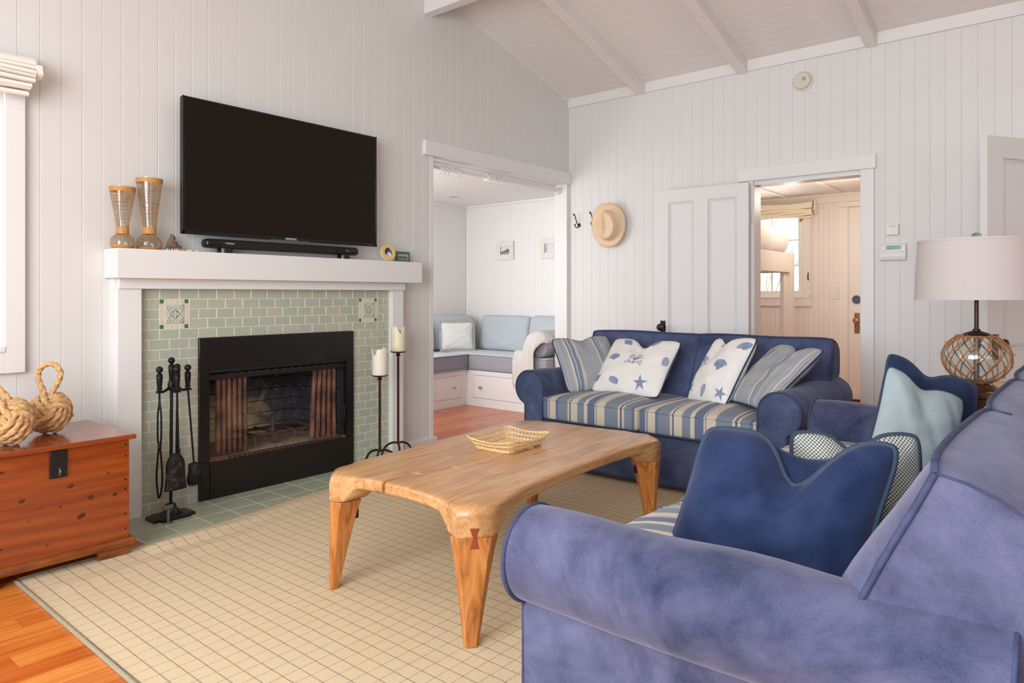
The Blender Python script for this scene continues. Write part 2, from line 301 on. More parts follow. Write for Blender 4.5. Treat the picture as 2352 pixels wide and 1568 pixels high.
# ---------------------------------------------------------------- mesh helpers
def sgn(x): return 1.0 if x >= 0 else -1.0
class B:
    def __init__(s): s.v = []; s.f = []; s.uv = {}
    def add(s, vs, fs):
        o = len(s.v); s.v += [tuple(p) for p in vs]; s.f += [tuple(i+o for i in f) for f in fs]; return s
    def box(s, x0, x1, y0, y1, z0, z1):
        return s.add([(x0,y0,z0),(x1,y0,z0),(x1,y1,z0),(x0,y1,z0),(x0,y0,z1),(x1,y0,z1),(x1,y1,z1),(x0,y1,z1)],
                     [(0,3,2,1),(4,5,6,7),(0,1,5,4),(1,2,6,5),(2,3,7,6),(3,0,4,7)])
    def cbox(s, c, x, y, z): return s.box(c[0]-x/2, c[0]+x/2, c[1]-y/2, c[1]+y/2, c[2]-z/2, c[2]+z/2)
    def prism(s, poly, a0, a1, fn):
        n = len(poly); vs = [fn(u, v, a0) for u, v in poly]+[fn(u, v, a1) for u, v in poly]
        fs = [(i, (i+1) % n, n+(i+1) % n, n+i) for i in range(n)]+[tuple(range(n-1, -1, -1)), tuple(range(n, 2*n))]
        return s.add(vs, fs)
    def loft(s, rings, closed=True, cap0=True, cap1=True, wrap=False):
        n = len(rings[0]); m = len(rings); vs = [p for r in rings for p in r]; fs = []
        for i in range(m if wrap else m-1):
            a, b = i*n, ((i+1) % m)*n
            for j in range(n if closed else n-1):
                k = (j+1) % n; fs.append((a+j, a+k, b+k, b+j))
        if not wrap and closed:
            if cap0: fs.append(tuple(range(n-1, -1, -1)))
            if cap1: fs.append(tuple((m-1)*n+j for j in range(n)))
        return s.add(vs, fs)
    def tube(s, pts, r, n=8, closed=False, twist=0.0, lobe=0.0, nl=3, sq=None):
        pts = [Vector(p) for p in pts]; m = len(pts)
        T = []
        for i in range(m):
            a = pts[(i-1) % m] if (closed or i > 0) else pts[i]; b = pts[(i+1) % m] if (closed or i < m-1) else pts[i]
            d = (b-a); T.append(d.normalized() if d.length > 1e-9 else Vector((0, 0, 1)))
        up = Vector((0, 0, 1)) if abs(T[0].z) < 0.9 else Vector((1, 0, 0))
        N = (up-T[0]*up.dot(T[0])).normalized(); rings = []; L = 0
        for i in range(m):
            if i: L += (pts[i]-pts[i-1]).length
            N = (N-T[i]*N.dot(T[i]))
            N = N.normalized() if N.length > 1e-6 else T[i].orthogonal().normalized()
            Bn = T[i].cross(N); rr = r[i] if isinstance(r, (list, tuple)) else r; ring = []
            for j in range(n):
                an = 2*math.pi*j/n; q = rr*(1+lobe*math.cos(nl*an-twist*L)) if lobe else rr
                ring.append(pts[i]+N*(math.cos(an)*q)+Bn*(math.sin(an)*q))
            rings.append(ring)
        return s.loft(rings, wrap=closed)
    def lathe(s, prof, n=32, o=(0, 0, 0), cap0=True, cap1=True, sx=1.0, sy=1.0):
        rings = [[(o[0]+r*math.cos(2*math.pi*j/n)*sx, o[1]+r*math.sin(2*math.pi*j/n)*sy, o[2]+z) for j in range(n)] for r, z in prof]
        return s.loft(rings, cap0=cap0, cap1=cap1)
    def ball(s, c, r, n=16, sz=1.0):
        k = n//2; return s.lathe([(max(1e-4, r*math.sin(math.pi*i/k)), -r*sz*math.cos(math.pi*i/k)) for i in range(k+1)], n, c)
    def grid(s, fn, nu, nv, uvfn=None, wrapu=False):
        o = len(s.v); vs = [fn(i/nu, j/nv) for j in range(nv+1) for i in range(nu+1)]; fs = []
        for j in range(nv):
            for i in range(nu):
                a = j*(nu+1)+i; fs.append((a, a+1, a+nu+2, a+nu+1))
        s.add(vs, fs)
        if uvfn:
            for j in range(nv+1):
                for i in range(nu+1): s.uv[o+j*(nu+1)+i] = uvfn(i/nu, j/nv)
        return s
    def rbox(s, c, hx, hy, hz, r, n=8, k=4, deform=None):
        def ax(h):
            a = [-h+r*(1-math.cos(math.pi/2*i/k)) for i in range(k)]; mid = [-h+r+(2*h-2*r)*i/n for i in range(n+1)]
            return a+mid+[-x for x in reversed(a)]
        X, Y, Z = ax(hx), ax(hy), ax(hz); idx = {}; vs = []; fs = []
        def P(x, y, z):
            key = (round(x, 5), round(y, 5), round(z, 5))
            if key in idx: return idx[key]
            q = Vector((max(-hx+r, min(hx-r, x)), max(-hy+r, min(hy-r, y)), max(-hz+r, min(hz-r, z)))); d = Vector((x, y, z))-q
            p = q+d.normalized()*r if d.length > 1e-9 else q
            if deform: p = Vector(deform(p))
            vs.append((p.x+c[0], p.y+c[1], p.z+c[2])); idx[key] = len(vs)-1; return idx[key]
        for A, Bb, fn in ((X, Y, lambda a, b, t: (a, b, t*hz)), (X, Z, lambda a, b, t: (a, t*hy, b)), (Y, Z, lambda a, b, t: (t*hx, a, b))):
            for t in (-1, 1):
                for i in range(len(A)-1):
                    for j in range(len(Bb)-1):
                        q = [P(*fn(A[i], Bb[j], t)), P(*fn(A[i+1], Bb[j], t)), P(*fn(A[i+1], Bb[j+1], t)), P(*fn(A[i], Bb[j+1], t))]
                        if len(set(q)) == 4: fs.append(tuple(q))
        return s.add(vs, fs)
    def mat(s, M, start=0):
        s.v[start:] = [tuple(M @ Vector(p)) for p in s.v[start:]]; return s
def par_mat(p):
    M = Matrix.Identity(4)
    while p is not None: M = p.matrix_basis @ M; p = p.parent
    return M
def make(name, b, mat, parent=None, world=False, bev=0.0, ang=40, loc=None, fix=True, seg=2):
    me = bpy.data.meshes.new(name)
    vs = b.v
    if world and parent is not None:
        Mi = par_mat(parent).inverted(); vs = [tuple(Mi @ Vector(p)) for p in vs]
    me.from_pydata(vs, [], b.f)
    if b.uv:
        uvl = me.uv_layers.new(name='UVMap')
        for lp in me.loops: uvl.data[lp.index].uv = b.uv.get(lp.vertex_index, (0, 0))
    if fix:
        bm = bmesh.new(); bm.from_mesh(me); bmesh.ops.remove_doubles(bm, verts=bm.verts, dist=1e-6)
        bmesh.ops.recalc_face_normals(bm, faces=bm.faces); bm.to_mesh(me); bm.free()
    me.shade_smooth()
    if ang < 180: me.set_sharp_from_angle(angle=R(ang))
    me.materials.append(MATS[mat])
    o = bpy.data.objects.new(name, me); COL.objects.link(o)
    if parent is not None: o.parent = parent
    if loc: o.location = loc
    if bev:
        md = o.modifiers.new('bevel', 'BEVEL'); md.width = bev; md.segments = seg; md.limit_method = 'ANGLE'; md.angle_limit = R(35)
    return o
def inst(name, src, parent, loc, rot=None, scale=None):
    o = bpy.data.objects.new(name, src.data); COL.objects.link(o); o.parent = parent; o.location = loc
    if rot: o.rotation_euler = rot
    if scale: o.scale = scale
    return o
def tag(o, label=None, cat=None, group=None, kind=None):
    if label: o['label'] = label
    if cat: o['category'] = cat
    if group: o['group'] = group
    if kind: o['kind'] = kind
    return o
def thing(name, label, cat, loc=(0, 0, 0), rotz=0.0, group=None, M=None):
    o = bpy.data.objects.new(name, None); COL.objects.link(o); o.empty_display_size = 0.05
    if M is not None: o.matrix_basis = M
    else: o.location = loc; o.rotation_euler = (0, 0, rotz)
    return tag(o, label, cat, group)
def struct(name, b=None, mat=None, parent=None, **kw):
    if b is None:
        o = bpy.data.objects.new(name, None); COL.objects.link(o); o.empty_display_size = 0.05
        if parent: o.parent = parent
    else: o = make(name, b, mat, parent, **kw)
    if parent is None: o['kind'] = 'structure'
    return o
def copytree(r, loc=None, M=None, label=None, parent=None):
    c = r.copy(); COL.objects.link(c); c.parent = parent
    if M is not None: c.matrix_basis = M
    elif loc: c.location = loc
    if label: c['label'] = label
    for ch in r.children: copytree(ch, parent=c)
    return c
def frame(c, n, up=(0, 0, 1), roll=0.0):
    n = Vector(n).normalized(); u = Vector(up); x = u.cross(n).normalized(); y = n.cross(x)
    M = Matrix((x, y, n)).transposed().to_4x4(); M.translation = Vector(c)
    return M @ Matrix.Rotation(roll, 4, 'Z')
def arc(cx, cy, r, a0, a1, n): return [(cx+r*math.cos(R(a0+(a1-a0)*i/n)), cy+r*math.sin(R(a0+(a1-a0)*i/n))) for i in range(n+1)]
def smooth(pts, it=3, closed=False):
    pts = [Vector(p) for p in pts]
    for _ in range(it):
        q = []; n = len(pts)
        if not closed: q.append(pts[0])
        for i in range(n if closed else n-1):
            a, b = pts[i], pts[(i+1) % n]; q += [a*0.75+b*0.25, a*0.25+b*0.75]
        if not closed: q.append(pts[-1])
        pts = q
    return pts
# ================================================================ ROOM SHELL
CX = 5.608            # plane of the right wall (inner face)
CY = 3.95             # plane of the fireplace wall (inner face)
def zceil(x): return 3.064+0.28*(5.593-x) if x > 3.73 else 3.586-0.17*(3.73-x)
PT = 0.014            # plank thickness
# floor: slab with boards laid on it (boards where the photo shows them)
struct('floor', B().box(-1.7, 8.5, -2.5, 5.95, -0.14, -0.012), 'floor_wood')
FL = bpy.data.objects['floor']; rf = random.Random(3)
def floorboard(x0, x1, y, mat):
    b = B(); w, c = 0.0988, 0.0012
    b.prism([(0, -0.013), (0, -c), (c, 0), (w-c, 0), (w, -c), (w, -0.013)], 0, x1-x0-0.001, lambda u, v, a: (a, u, v))
    o = make('floor_plank', b, mat, FL, loc=(x0, y, 0), ang=20); return o
for i in range(34):
    y = 1.90+0.1*i-0.0006
    if 3.3 < y < 3.95: spans = [(-0.6, 0.55), (0.55, 1.43), (3.47, 5.0), (5.0, 6.2)]
    elif y >= 3.94: spans = []
    else: spans = [(-0.7, 0.2+0.6*rf.random()), (0, 1.3)]
    if spans and len(spans) == 2: spans[1] = (spans[0][1], 1.25)
    for a, b_ in spans: floorboard(a, b_, y, 'floor_wood')
for i in range(13):
    y = 3.9994+0.1*i
    xs = [3.4, 4.0+1.0*rf.random(), 5.0+0.5*rf.random(), 6.05] if y < 5.2 else []
    for a, b_ in zip(xs, xs[1:]):
        if b_-a > 0.05: floorboard(a, b_, y, 'nook_floor_wood')
for i in range(20):
    y = 0.9+0.1*i
    if y < 1.9: floorboard(4.3, 5.75, y, 'floor_wood')
    floorboard(5.75, 8.35, y, 'floor_wood')

# left (fireplace) wall: backing with openings + tongue-and-groove planks
wl = struct('wall_left')
def wallbox(name, boxes, mat, parent):
    b = B()
    for q in boxes: b.box(*q)
    return make(name, b, mat, parent, ang=20)
wallbox('backing', [(-1.7, 0.08, CY+PT, CY+0.12, 0, 3.2), (0.08, 1.005, CY+PT, CY+0.12, 0, 0.90), (0.08, 1.005, CY+PT, CY+0.12, 2.15, 3.4),
        (1.005, 1.86, CY+PT, CY+0.12, 0, 3.75), (1.86, 3.03, CY+PT, CY+0.12, 0.98, 3.75), (3.03, 3.787, CY+PT, CY+0.12, 0, 3.75), (3.787, 5.608, CY+PT, CY+0.12, 2.24, 3.62)], 'wall_paint', wl)
PC = {}
def plank(h, w=0.0926, mat='wall_paint'):
    key = (round(h, 3), mat, w)
    if key in PC: return PC[key]
    c = 0.0016 if mat == 'right_wall_paint' else 0.0022; b = B()
    b.prism([(-w/2, PT), (-w/2, c), (-w/2+c, 0), (w/2-c, 0), (w/2, c), (w/2, PT)], 0, h, lambda u, v, a: (u, v, a))
    o = make('plank', b, mat, None, ang=20); me = o.data; bpy.data.objects.remove(o); PC[key] = me; return me
def put_plank(me, parent, loc, rz=0.0):
    o = bpy.data.objects.new('plank', me); COL.objects.link(o); o.parent = parent; o.location = loc; o.rotation_euler = (0, 0, rz)
pitch = 0.0932; x = 1.1535+pitch/2-2*pitch
xs = [1.154+pitch*(k+0.5) for k in range(-9, 48)]
for x in xs:
    if x > CX-0.01: continue
    top = zceil(x+pitch/2)+0.005
    segs = [(0.0, top)]
    if x < 1.03: segs = [(0.0, 0.90), (2.15, top)]
    elif 1.60 < x < 3.30: segs = [(1.205, top)]
    elif x > 3.75: segs = [(2.24, top)]
    for a, b_ in segs: put_plank(plank(b_-a), wl, (x, CY, a))
# end board beside the opening, opening reveal, header casing
b = B(); b.box(3.752, 3.787, CY-0.004, CY+0.135, 0, 2.24); make('jamb_board', b, 'trim_paint', wl, ang=20)
b = B(); b.box(3.787, 5.606, CY+0.004, CY+0.135, 2.238, 2.26); make('head_board', b, 'trim_paint', wl, ang=20)
b = B(); b.box(5.56, 5.606, CY-0.006, CY+0.135, 0, 2.238); make('jamb_board', b, 'trim_paint', wl, ang=20)
struct('trim_1', B().box(3.677, 5.604, CY-0.034, CY+0.001, 2.238, 2.348), 'trim_paint', bev=0.003)
# baseboard of the short piece between fireplace and opening
struct('baseboard_left', B().box(3.47, 3.812, CY-0.022, CY+0.001, 0, 0.07).box(3.786, 3.812, CY, CY+0.16, 0, 0.07), 'trim_paint', bev=0.003)

# right wall with the doorway to the bunk room
wr = struct('wall_right')
D0, D1, DT = 1.318, 2.14, 2.072
b = B(); b.box(CX+PT, CX+0.12, -2.4, D0, 0, 3.12).box(CX+PT, CX+0.12, D1, CY+0.06, 0, 3.12).box(CX+PT, CX+0.12, D0, D1, DT, 3.12)
# the wall behind the nook side stays open above its own ceiling
make('backing', b, 'right_wall_paint', wr, ang=20)
k = 0; y = CY-0.075-0.0465+0.0935
while y > -0.7:
    yc = y-0.0465*0
    if yc < CY-0.02:
        if D0-0.03 < yc < D1+0.03: put_plank(plank(3.07-DT, 0.0928, 'right_wall_paint'), wr, (CX, yc, DT), R(-90))
        else: put_plank(plank(3.07, 0.0928, 'right_wall_paint'), wr, (CX, yc, 0), R(-90))
    y -= 0.0932
struct('trim_2', B().box(CX-0.022, CX+0.002, -2.4, CY, 2.978, 3.082), 'trim_paint', bev=0.002)
struct('baseboard_right', B().box(CX-0.016, CX+0.002, 2.25, CY, 0, 0.12).box(CX-0.016, CX+0.002, -0.2, 1.21, 0, 0.12), 'trim_paint', bev=0.002)
# door casing: header and two legs, jamb lining
dc = struct('trim_3')
make('head_casing', B().box(CX-0.03, CX+0.002, 1.229, 2.256, 2.086, 2.192), 'trim_paint', dc, bev=0.003)
make('leg_casing', B().box(CX-0.022, CX+0.002, 1.243, 1.333, 0, 2.086), 'trim_paint', dc, bev=0.003)
make('leg_casing', B().box(CX-0.022, CX+0.002, 2.128, 2.162, 0, 2.086), 'trim_paint', dc, bev=0.003)
make('jamb_lining', B().box(CX-0.012, CX+0.13, D0, D0+0.018, 0, DT-0.004).box(CX-0.012, CX+0.13, D1-0.018, D1, 0, DT-0.004).box(CX-0.012, CX+0.13, D0, D1, DT-0.022, DT), 'trim_paint', dc, bev=0.002)
make('strike_plate', B().box(CX-0.008, CX+0.02, 1.3355, 1.338, 0.90, 0.945), 'dark_bronze', dc)

# ceiling: vaulted, boards run along Y
cl = struct('ceiling')
b = B()
b.add([(CX+0.1, -2.5, zceil(CX+0.1)+0.02), (3.73, -2.5, 3.606), (3.73, CY+0.1, 3.606), (CX+0.1, CY+0.1, zceil(CX+0.1)+0.02)], [(0, 1, 2, 3)])
b.add([(3.73, -2.5, 3.606), (-1.75, -2.5, zceil(-1.75)+0.02), (-1.75, CY+0.1, zceil(-1.75)+0.02), (3.73, CY+0.1, 3.606)], [(0, 1, 2, 3)])
make('backing', b, 'ceiling_paint', cl, fix=False)
sl = math.atan(0.28); L = 0.0885; bw = L/math.cos(sl)
b = B(); c = 0.0022; w = bw-0.0012
b.prism([(0, 0.014), (0, c), (c, 0), (w-c, 0), (w, c), (w, 0.014)], 0, CY+2.4, lambda u, v, a: (-u*math.cos(sl)+0*v, a, u*math.sin(sl)+v))
cb = make('ceiling_plank', b, 'ceiling_paint', cl, ang=20, loc=(CX, -2.4, zceil(CX)))
for i in range(1, 22): inst('ceiling_plank', cb, cl, (CX-L*i, -2.4, zceil(CX)+0.28*L*i))
# rafters and ridge beam
for i, (y0, y1) in enumerate(((3.105, 3.195), (2.175, 2.262), (1.222, 1.300), (0.27, 0.35))):
    d = 0.092
    b = B(); b.prism([(CX, zceil(CX)-d), (3.76, zceil(3.76)-d), (3.76, zceil(3.76)+0.0), (CX, zceil(CX)+0.0)], y0, y1, lambda u, v, a: (u, a, v))
    struct('trim_%d' % (4+i), b, 'ceiling_paint', bev=0.003)
struct('trim_8', B().box(3.688, 3.772, -2.4, CY, 3.312, 3.58), 'trim_paint', bev=0.004)
struct('trim_9', B().prism([(3.775, zceil(3.775)-0.03), (CX-0.02, zceil(CX-0.02)-0.03), (CX-0.02, zceil(CX-0.02)), (3.775, zceil(3.775))], CY-0.014, CY, lambda u, v, a: (u, a, v)), 'ceiling_paint')

# walls behind the camera, with wide glazed openings (ocean side)
ww = struct('wall_front')
b = B(); b.box(-1.75, -1.63, -2.5, -0.8, 0, 2.75).box(-1.75, -1.63, 2.6, 4.0, 0, 2.75).box(-1.75, -1.63, -0.8, 2.6, 0, 0.55).box(-1.75, -1.63, -0.8, 2.6, 2.69, 2.75)
make('backing', b, 'wall_paint', ww)
wb = struct('wall_rear')
b = B(); b.box(-1.75, -0.1, -2.5, -2.4, 0, 3.6).box(1.2, 5.7, -2.5, -2.4, 0, 3.6).box(-0.1, 1.2, -2.5, -2.4, 0, 0.35).box(-0.1, 1.2, -2.5, -2.4, 2.3, 3.6)
make('backing', b, 'wall_paint', wb)
w4 = struct('window_4')
b = B()
for y in (-0.8, 0.31, 1.42, 2.54): b.box(-1.74, -1.66, y, y+0.06, 0.55, 2.69)
b.box(-1.74, -1.66, -0.8, 2.6, 0.55, 0.61).box(-1.74, -1.66, -0.8, 2.6, 2.64, 2.69); make('sash', b, 'trim_paint', w4)
w5 = struct('window_5')
b = B()
for x in (-0.1, 0.52, 1.14): b.box(x, x+0.06, -2.49, -2.41, 0.35, 2.3)
b.box(-0.1, 1.2, -2.49, -2.41, 0.35, 0.42).box(-0.1, 1.2, -2.49, -2.41, 2.23, 2.3); make('sash', b, 'trim_paint', w5)

# window beside the fireplace
w1 = struct('window_1')
make('casing', B().box(1.005, 1.086, CY-0.03, CY+0.002, 0.80, 2.15).box(-0.003, 0.08, CY-0.03, CY+0.002, 0.80, 2.15).box(-0.003, 1.086, CY-0.03, CY+0.002, 2.13, 2.24), 'trim_paint', w1, bev=0.002)
make('apron', B().box(0.0, 1.005, CY-0.028, CY+0.002, 0.80, 0.905), 'trim_paint', w1, bev=0.002)
make('sill', B().box(0.08, 1.005, CY-0.035, CY+0.11, 0.90, 0.925), 'trim_paint', w1, bev=0.002)
b = B(); b.box(0.965, 1.005, CY+0.06, CY+0.1, 0.92, 2.14).box(0.08, 0.12, CY+0.06, CY+0.1, 0.92, 2.14).box(0.12, 0.965, CY+0.06, CY+0.1, 0.92, 0.97).box(0.12, 0.965, CY+0.06, CY+0.1, 2.1, 2.14).box(0.12, 0.965, CY+0.062, CY+0.098, 1.51, 1.545)
make('sash', b, 'trim_paint', w1, bev=0.002)
make('pane', B().box(0.12, 0.965, CY+0.076, CY+0.08, 0.97, 2.1), 'window_glass', w1)
# roman shade stacked up at the head of that window
t = thing('roman_shade', 'cream linen roman shade gathered in folds above the window left of the fireplace', 'shade', (0.54, 3.86, 2.30))
folds = [(2.290, 2.245, 0.028), (2.252, 2.222, 0.050), (2.230, 2.196, 0.062), (2.204, 2.180, 0.066), (2.190, 2.156, 0.066), (2.166, 2.130, 0.060), (2.142, 2.122, 0.054), (2.130, 2.095, 0.038)]
for i, (zt, zb, d) in enumerate(folds):
    xe = 1.108-0.0035*i-(0.008 if i > 4 else 0)
    b = B(); sag = lambda x: 0.006*math.sin(x*5+i)*min(1, (xe-x)*4)
    rings = []
    for q in range(25):
        x = -0.04+(xe+0.04)*q/24
        rings.append([(x, 3.878-d*0.2, zt+sag(x)), (x, 3.872-d, zt-0.4*(zt-zb)+sag(x)), (x, 3.868-d, zb+0.006+sag(x)), (x, 3.880-d, zb+sag(x)), (x, 3.89-d*0.4, zb+0.012+sag(x))])
    b.loft(rings); make('fold', b, 'shade_linen', t, world=True, ang=50)
b = B(); b.prism([(3.90, 2.25), (3.815, 2.245), (3.80, 2.20), (3.83, 2.185), (3.90, 2.19)], 1.105, 1.125, lambda u, v, a: (a, u, v)); make('return_flap', b, 'shade_linen', t, world=True)
make('headrail', B().box(-0.04, 1.10, 3.875, 3.916, 2.245, 2.285), 'shade_linen', t, world=True)

# ---------------------------------------------------------------- side nook beyond the opening
def beadwall(parent, axis, a0, a1, fixed, z0, z1, pit, mat, holes=()):
    b = B(); n = int(round((a1-a0)/pit)); pit = (a1-a0)/n; g = 0.0014
    for i in range(n):
        u0, u1 = a0+i*pit, a0+(i+1)*pit-0.0008
        spans = [(z0, z1)]
        for h0, h1, hz0, hz1 in holes:
            if u1 > h0 and u0 < h1: spans = [(z0, hz0), (hz1, z1)]
        for s0, s1 in spans:
            if s1-s0 < 0.01: continue
            poly = [(u0, 0.012), (u0, g), (u0+g, 0), (u1-g, 0), (u1, g), (u1, 0.012)]
            if axis == 'x': b.prism(poly, s0, s1, lambda u, v, a: (u, fixed+v, a))
            else: b.prism(poly, s0, s1, lambda u, v, a: (fixed+v, u, a))
    o = make('beadboard', b, mat, parent, ang=20); o['kind'] = 'stuff'; return o
NX, NY, NC = 6.046, 5.75, 2.215
wn1 = struct('wall_nook_left'); make('backing', B().box(3.3, 6.2, NY+0.012, NY+0.1, 0, 2.4), 'nook_paint', wn1)
beadwall(wn1, 'x', 4.6, NX, NY, 0.3, NC, 0.042, 'nook_paint')
wn2 = struct('wall_nook_right'); make('backing', B().box(NX+0.012, NX+0.1, CY+0.12, 5.9, 0, 2.4), 'nook_paint', wn2)
beadwall(wn2, 'y', CY+0.14, NY, NX, 0.3, NC, 0.042, 'nook_paint')
wn3 = struct('wall_nook_front'); b = B(); b.box(CX+0.12, 6.14, CY+0.06, CY+0.14, 0, 2.4); make('backing', b, 'nook_paint', wn3)
wn4 = struct('wall_nook_rear'); b = B(); b.box(3.3, 3.4, 4.08, 4.3, 0, 2.4).box(3.3, 3.4, 5.6, 5.9, 0, 2.4).box(3.3, 3.4, 4.3, 5.6, 0, 0.8).box(3.3, 3.4, 4.3, 5.6, 2.1, 2.4); make('backing', b, 'nook_paint', wn4)
cn = struct('ceiling_nook'); make('backing', B().box(3.3, 6.2, CY+0.12, 5.9, NC+0.012, NC+0.1), 'nook_paint', cn)
b = B(); n = 34
for i in range(n):
    y0 = CY+0.13+(NY-CY-0.13)*i/n; y1 = CY+0.13+(NY-CY-0.13)*(i+1)/n-0.001; g = 0.003
    b.prism([(y0, 0.012), (y0, g), (y0+g, 0), (y1-g, 0), (y1, g), (y1, 0.012)], 3.4, NX, lambda u, v, a: (a, u, NC+v))
o = make('beadboard', b, 'nook_paint', cn, ang=20); o['kind'] = 'stuff'
struct('trim_10', B().box(3.4, NX, NY-0.022, NY, NC-0.03, NC).box(NX-0.022, NX, CY+0.14, NY-0.022, NC-0.03, NC), 'nook_paint', bev=0.004)
# recessed light
t = thing('recessed_light', 'small round recessed ceiling light in the window-seat nook', 'ceiling light', (5.34, 5.26, NC))
make('rim', B().lathe([(0.048, -0.004), (0.066, -0.006), (0.072, -0.002), (0.072, 0.0)], 32, cap0=False, cap1=False), 'trim_paint', t)
make('reflector', B().lathe([(0.048, -0.004), (0.04, -0.001), (0.02, -0.0005)], 32, cap0=False), 'bright_steel', t)
# window seat bench: box fronts, drawers, knobs
bt = thing('window_seat', 'built-in white L-shaped window seat with inset drawers in the nook', 'bench', (5.436, 5.155, 0))
BZ = 0.372
make('carcass', B().box(3.9, 6.03, 5.155, 5.738, 0, BZ).box(5.436, 6.03, 4.095, 5.155, 0, BZ), 'nook_paint', bt, world=True, bev=0.002)
def drawer(x0, x1, y0, y1, z0, z1, knob, nrm):
    e = 0.004; d = bpy.data.objects.new
    if nrm == 'y':
        dr = make('drawer', B().box(x0+e, x1-e, y0-0.004, y0+0.0, z0+e, z1-e), 'nook_paint', bt, world=True, bev=0.001)
        make('reveal', B().box(x0, x1, y0-0.0012, y0, z0, z1), 'copper_edge', dr, world=True)
        M = Matrix.Translation(knob) @ Matrix.Rotation(R(90), 4, 'X')
    else:
        dr = make('drawer', B().box(x0-0.004, x0, y0+e, y1-e, z0+e, z1-e), 'nook_paint', bt, world=True, bev=0.001)
        make('reveal', B().box(x0-0.0012, x0, y0, y1, z0, z1), 'copper_edge', dr, world=True)
        M = Matrix.Translation(knob) @ Matrix.Rotation(R(-90), 4, 'Y')
    b = B().lathe([(0.011, 0), (0.008, 0.004), (0.006, 0.012), (0.010, 0.017), (0.0155, 0.022), (0.0145, 0.029), (0.006, 0.033)], 20); b.mat(M)
    make('knob', b, 'bright_steel', dr, world=True)
drawer(4.72, 5.352, 5.155, 0, 0.085, 0.320, (5.228, 5.151, 0.203), 'y')
drawer(5.436, 0, 4.36, 5.064, 0.085, 0.327, (5.432, 4.945, 0.203), 'x')
make('plinth', B().box(3.9, 5.438, 5.153, 5.158, 0, 0.078).box(5.434, 5.44, 4.1, 5.155, 0, 0.078), 'nook_paint', bt, world=True)
# mattress cushions
def softbox(name, label, cat, x0, x1, y0, y1, z0, z1, r, mat, puff=0.012, group=None, pipe=None, fmat=None):
    c = ((x0+x1)/2, (y0+y1)/2, z0); hx, hy, hz = (x1-x0)/2, (y1-y0)/2, (z1-z0)/2
    t = thing(name, label, cat, c, 0, group)
    def df(p):
        k = (1-(p.x/hx)**2)*(1-(p.y/hy)**2); wr = 0.0016*math.sin(p.x*31+p.y*17)+0.0012*math.sin(p.x*13-p.y*37)
        return (p.x, p.y, p.z+(puff*k+wr*k if p.z > 0 else 0))
    b = B().rbox((0, 0, hz), hx, hy, hz, r, 10, 3, df); ms = make('cover', b, mat, t, ang=180)
    if fmat:
        ms.data.materials.append(MATS[fmat])
        for pl in ms.data.polygons:
            if abs(pl.normal.z) < 0.75: pl.material_index = 1
    if pipe:
        for zz in (2*hz-r*0.35, r*0.35):
            pts = [(q[0], q[1], zz) for q in arc(hx-r, hy-r, r, 0, 90, 4)+arc(-hx+r, hy-r, r, 90, 180, 4)+arc(-hx+r, -hy+r, r, 180, 270, 4)+arc(hx-r, -hy+r, r, 270, 360, 4)]
            make('piping', B().tube(pts, 0.0045, 6, True), pipe, t, ang=180)
    return t
softbox('bench_cushion', 'pale blue bench cushion with grey side along the left wall of the nook', 'cushion', 3.95, 5.44, 5.13, 5.735, BZ+0.001, 0.545, 0.028, 'nook_top', 0.01, 'window seat cushions', 'nook_mauve', 'nook_mauve')
softbox('bench_cushion', 'pale blue bench cushion with grey side running towards the opening', 'cushion', 5.445, 6.03, 4.10, 5.735, BZ+0.001, 0.545, 0.028, 'nook_top', 0.01, 'window seat cushions', 'nook_mauve', 'nook_mauve')
# ---------------------------------------------------------------- pillows
def pillow_fn(w, h, t, dent=0.0, dw=0.28, ear=0.07, q=0.5, wr=0.004, seed=0, lean=0.0, full=0.0, shear=0.0):
    ph = seed*1.7
    def fn(u, v, side):
        x = w/2*u*(1-ear*(1-v*v)); y = h/2*v*(1-ear*(1-u*u))
        k_ = 1-0.085*(abs(u)**5*abs(v)**5); x *= k_; y *= k_
        b = max(0.0, (1-abs(u)**2.4)*(1-abs(v)**2.4)); z = side*t/2*b**q
        if dent:
            g = math.exp(-((u-lean)/dw)**2); s_ = max(0.0, (v+0.35)/1.35); s_ = s_*s_*(3-2*s_)
            if side < 0 and full: s_ *= 1-full*(1-max(0.0, min(1.0, (v-0.70)/0.30))**4)
            y -= dent*g*s_; z *= 1-0.30*g*s_
            if side > 0: z -= 0.16*dent*math.exp(-((u-lean)/(dw*0.35))**2)*max(0, min(1, (v+0.2)*1.2))*(1-abs(v)**4)
        k = b**0.5*wr
        z += side*k*(math.sin(7*u+5*v+ph)+math.sin(11*v-6*u+2*ph)+0.8*math.sin(17*u+9*v-ph))
        # gathers running in from the corners
        for cu, cv in ((1, 1), (-1, 1), (1, -1), (-1, -1)):
            d = math.hypot(u-cu, v-cv); a = math.atan2(v-cv, u-cu)
            z += side*b**0.5*wr*0.9*math.sin(a*9+ph+cu)*max(0, 1-d/1.1)
        return Vector((x+shear*y, y, z))
    return fn
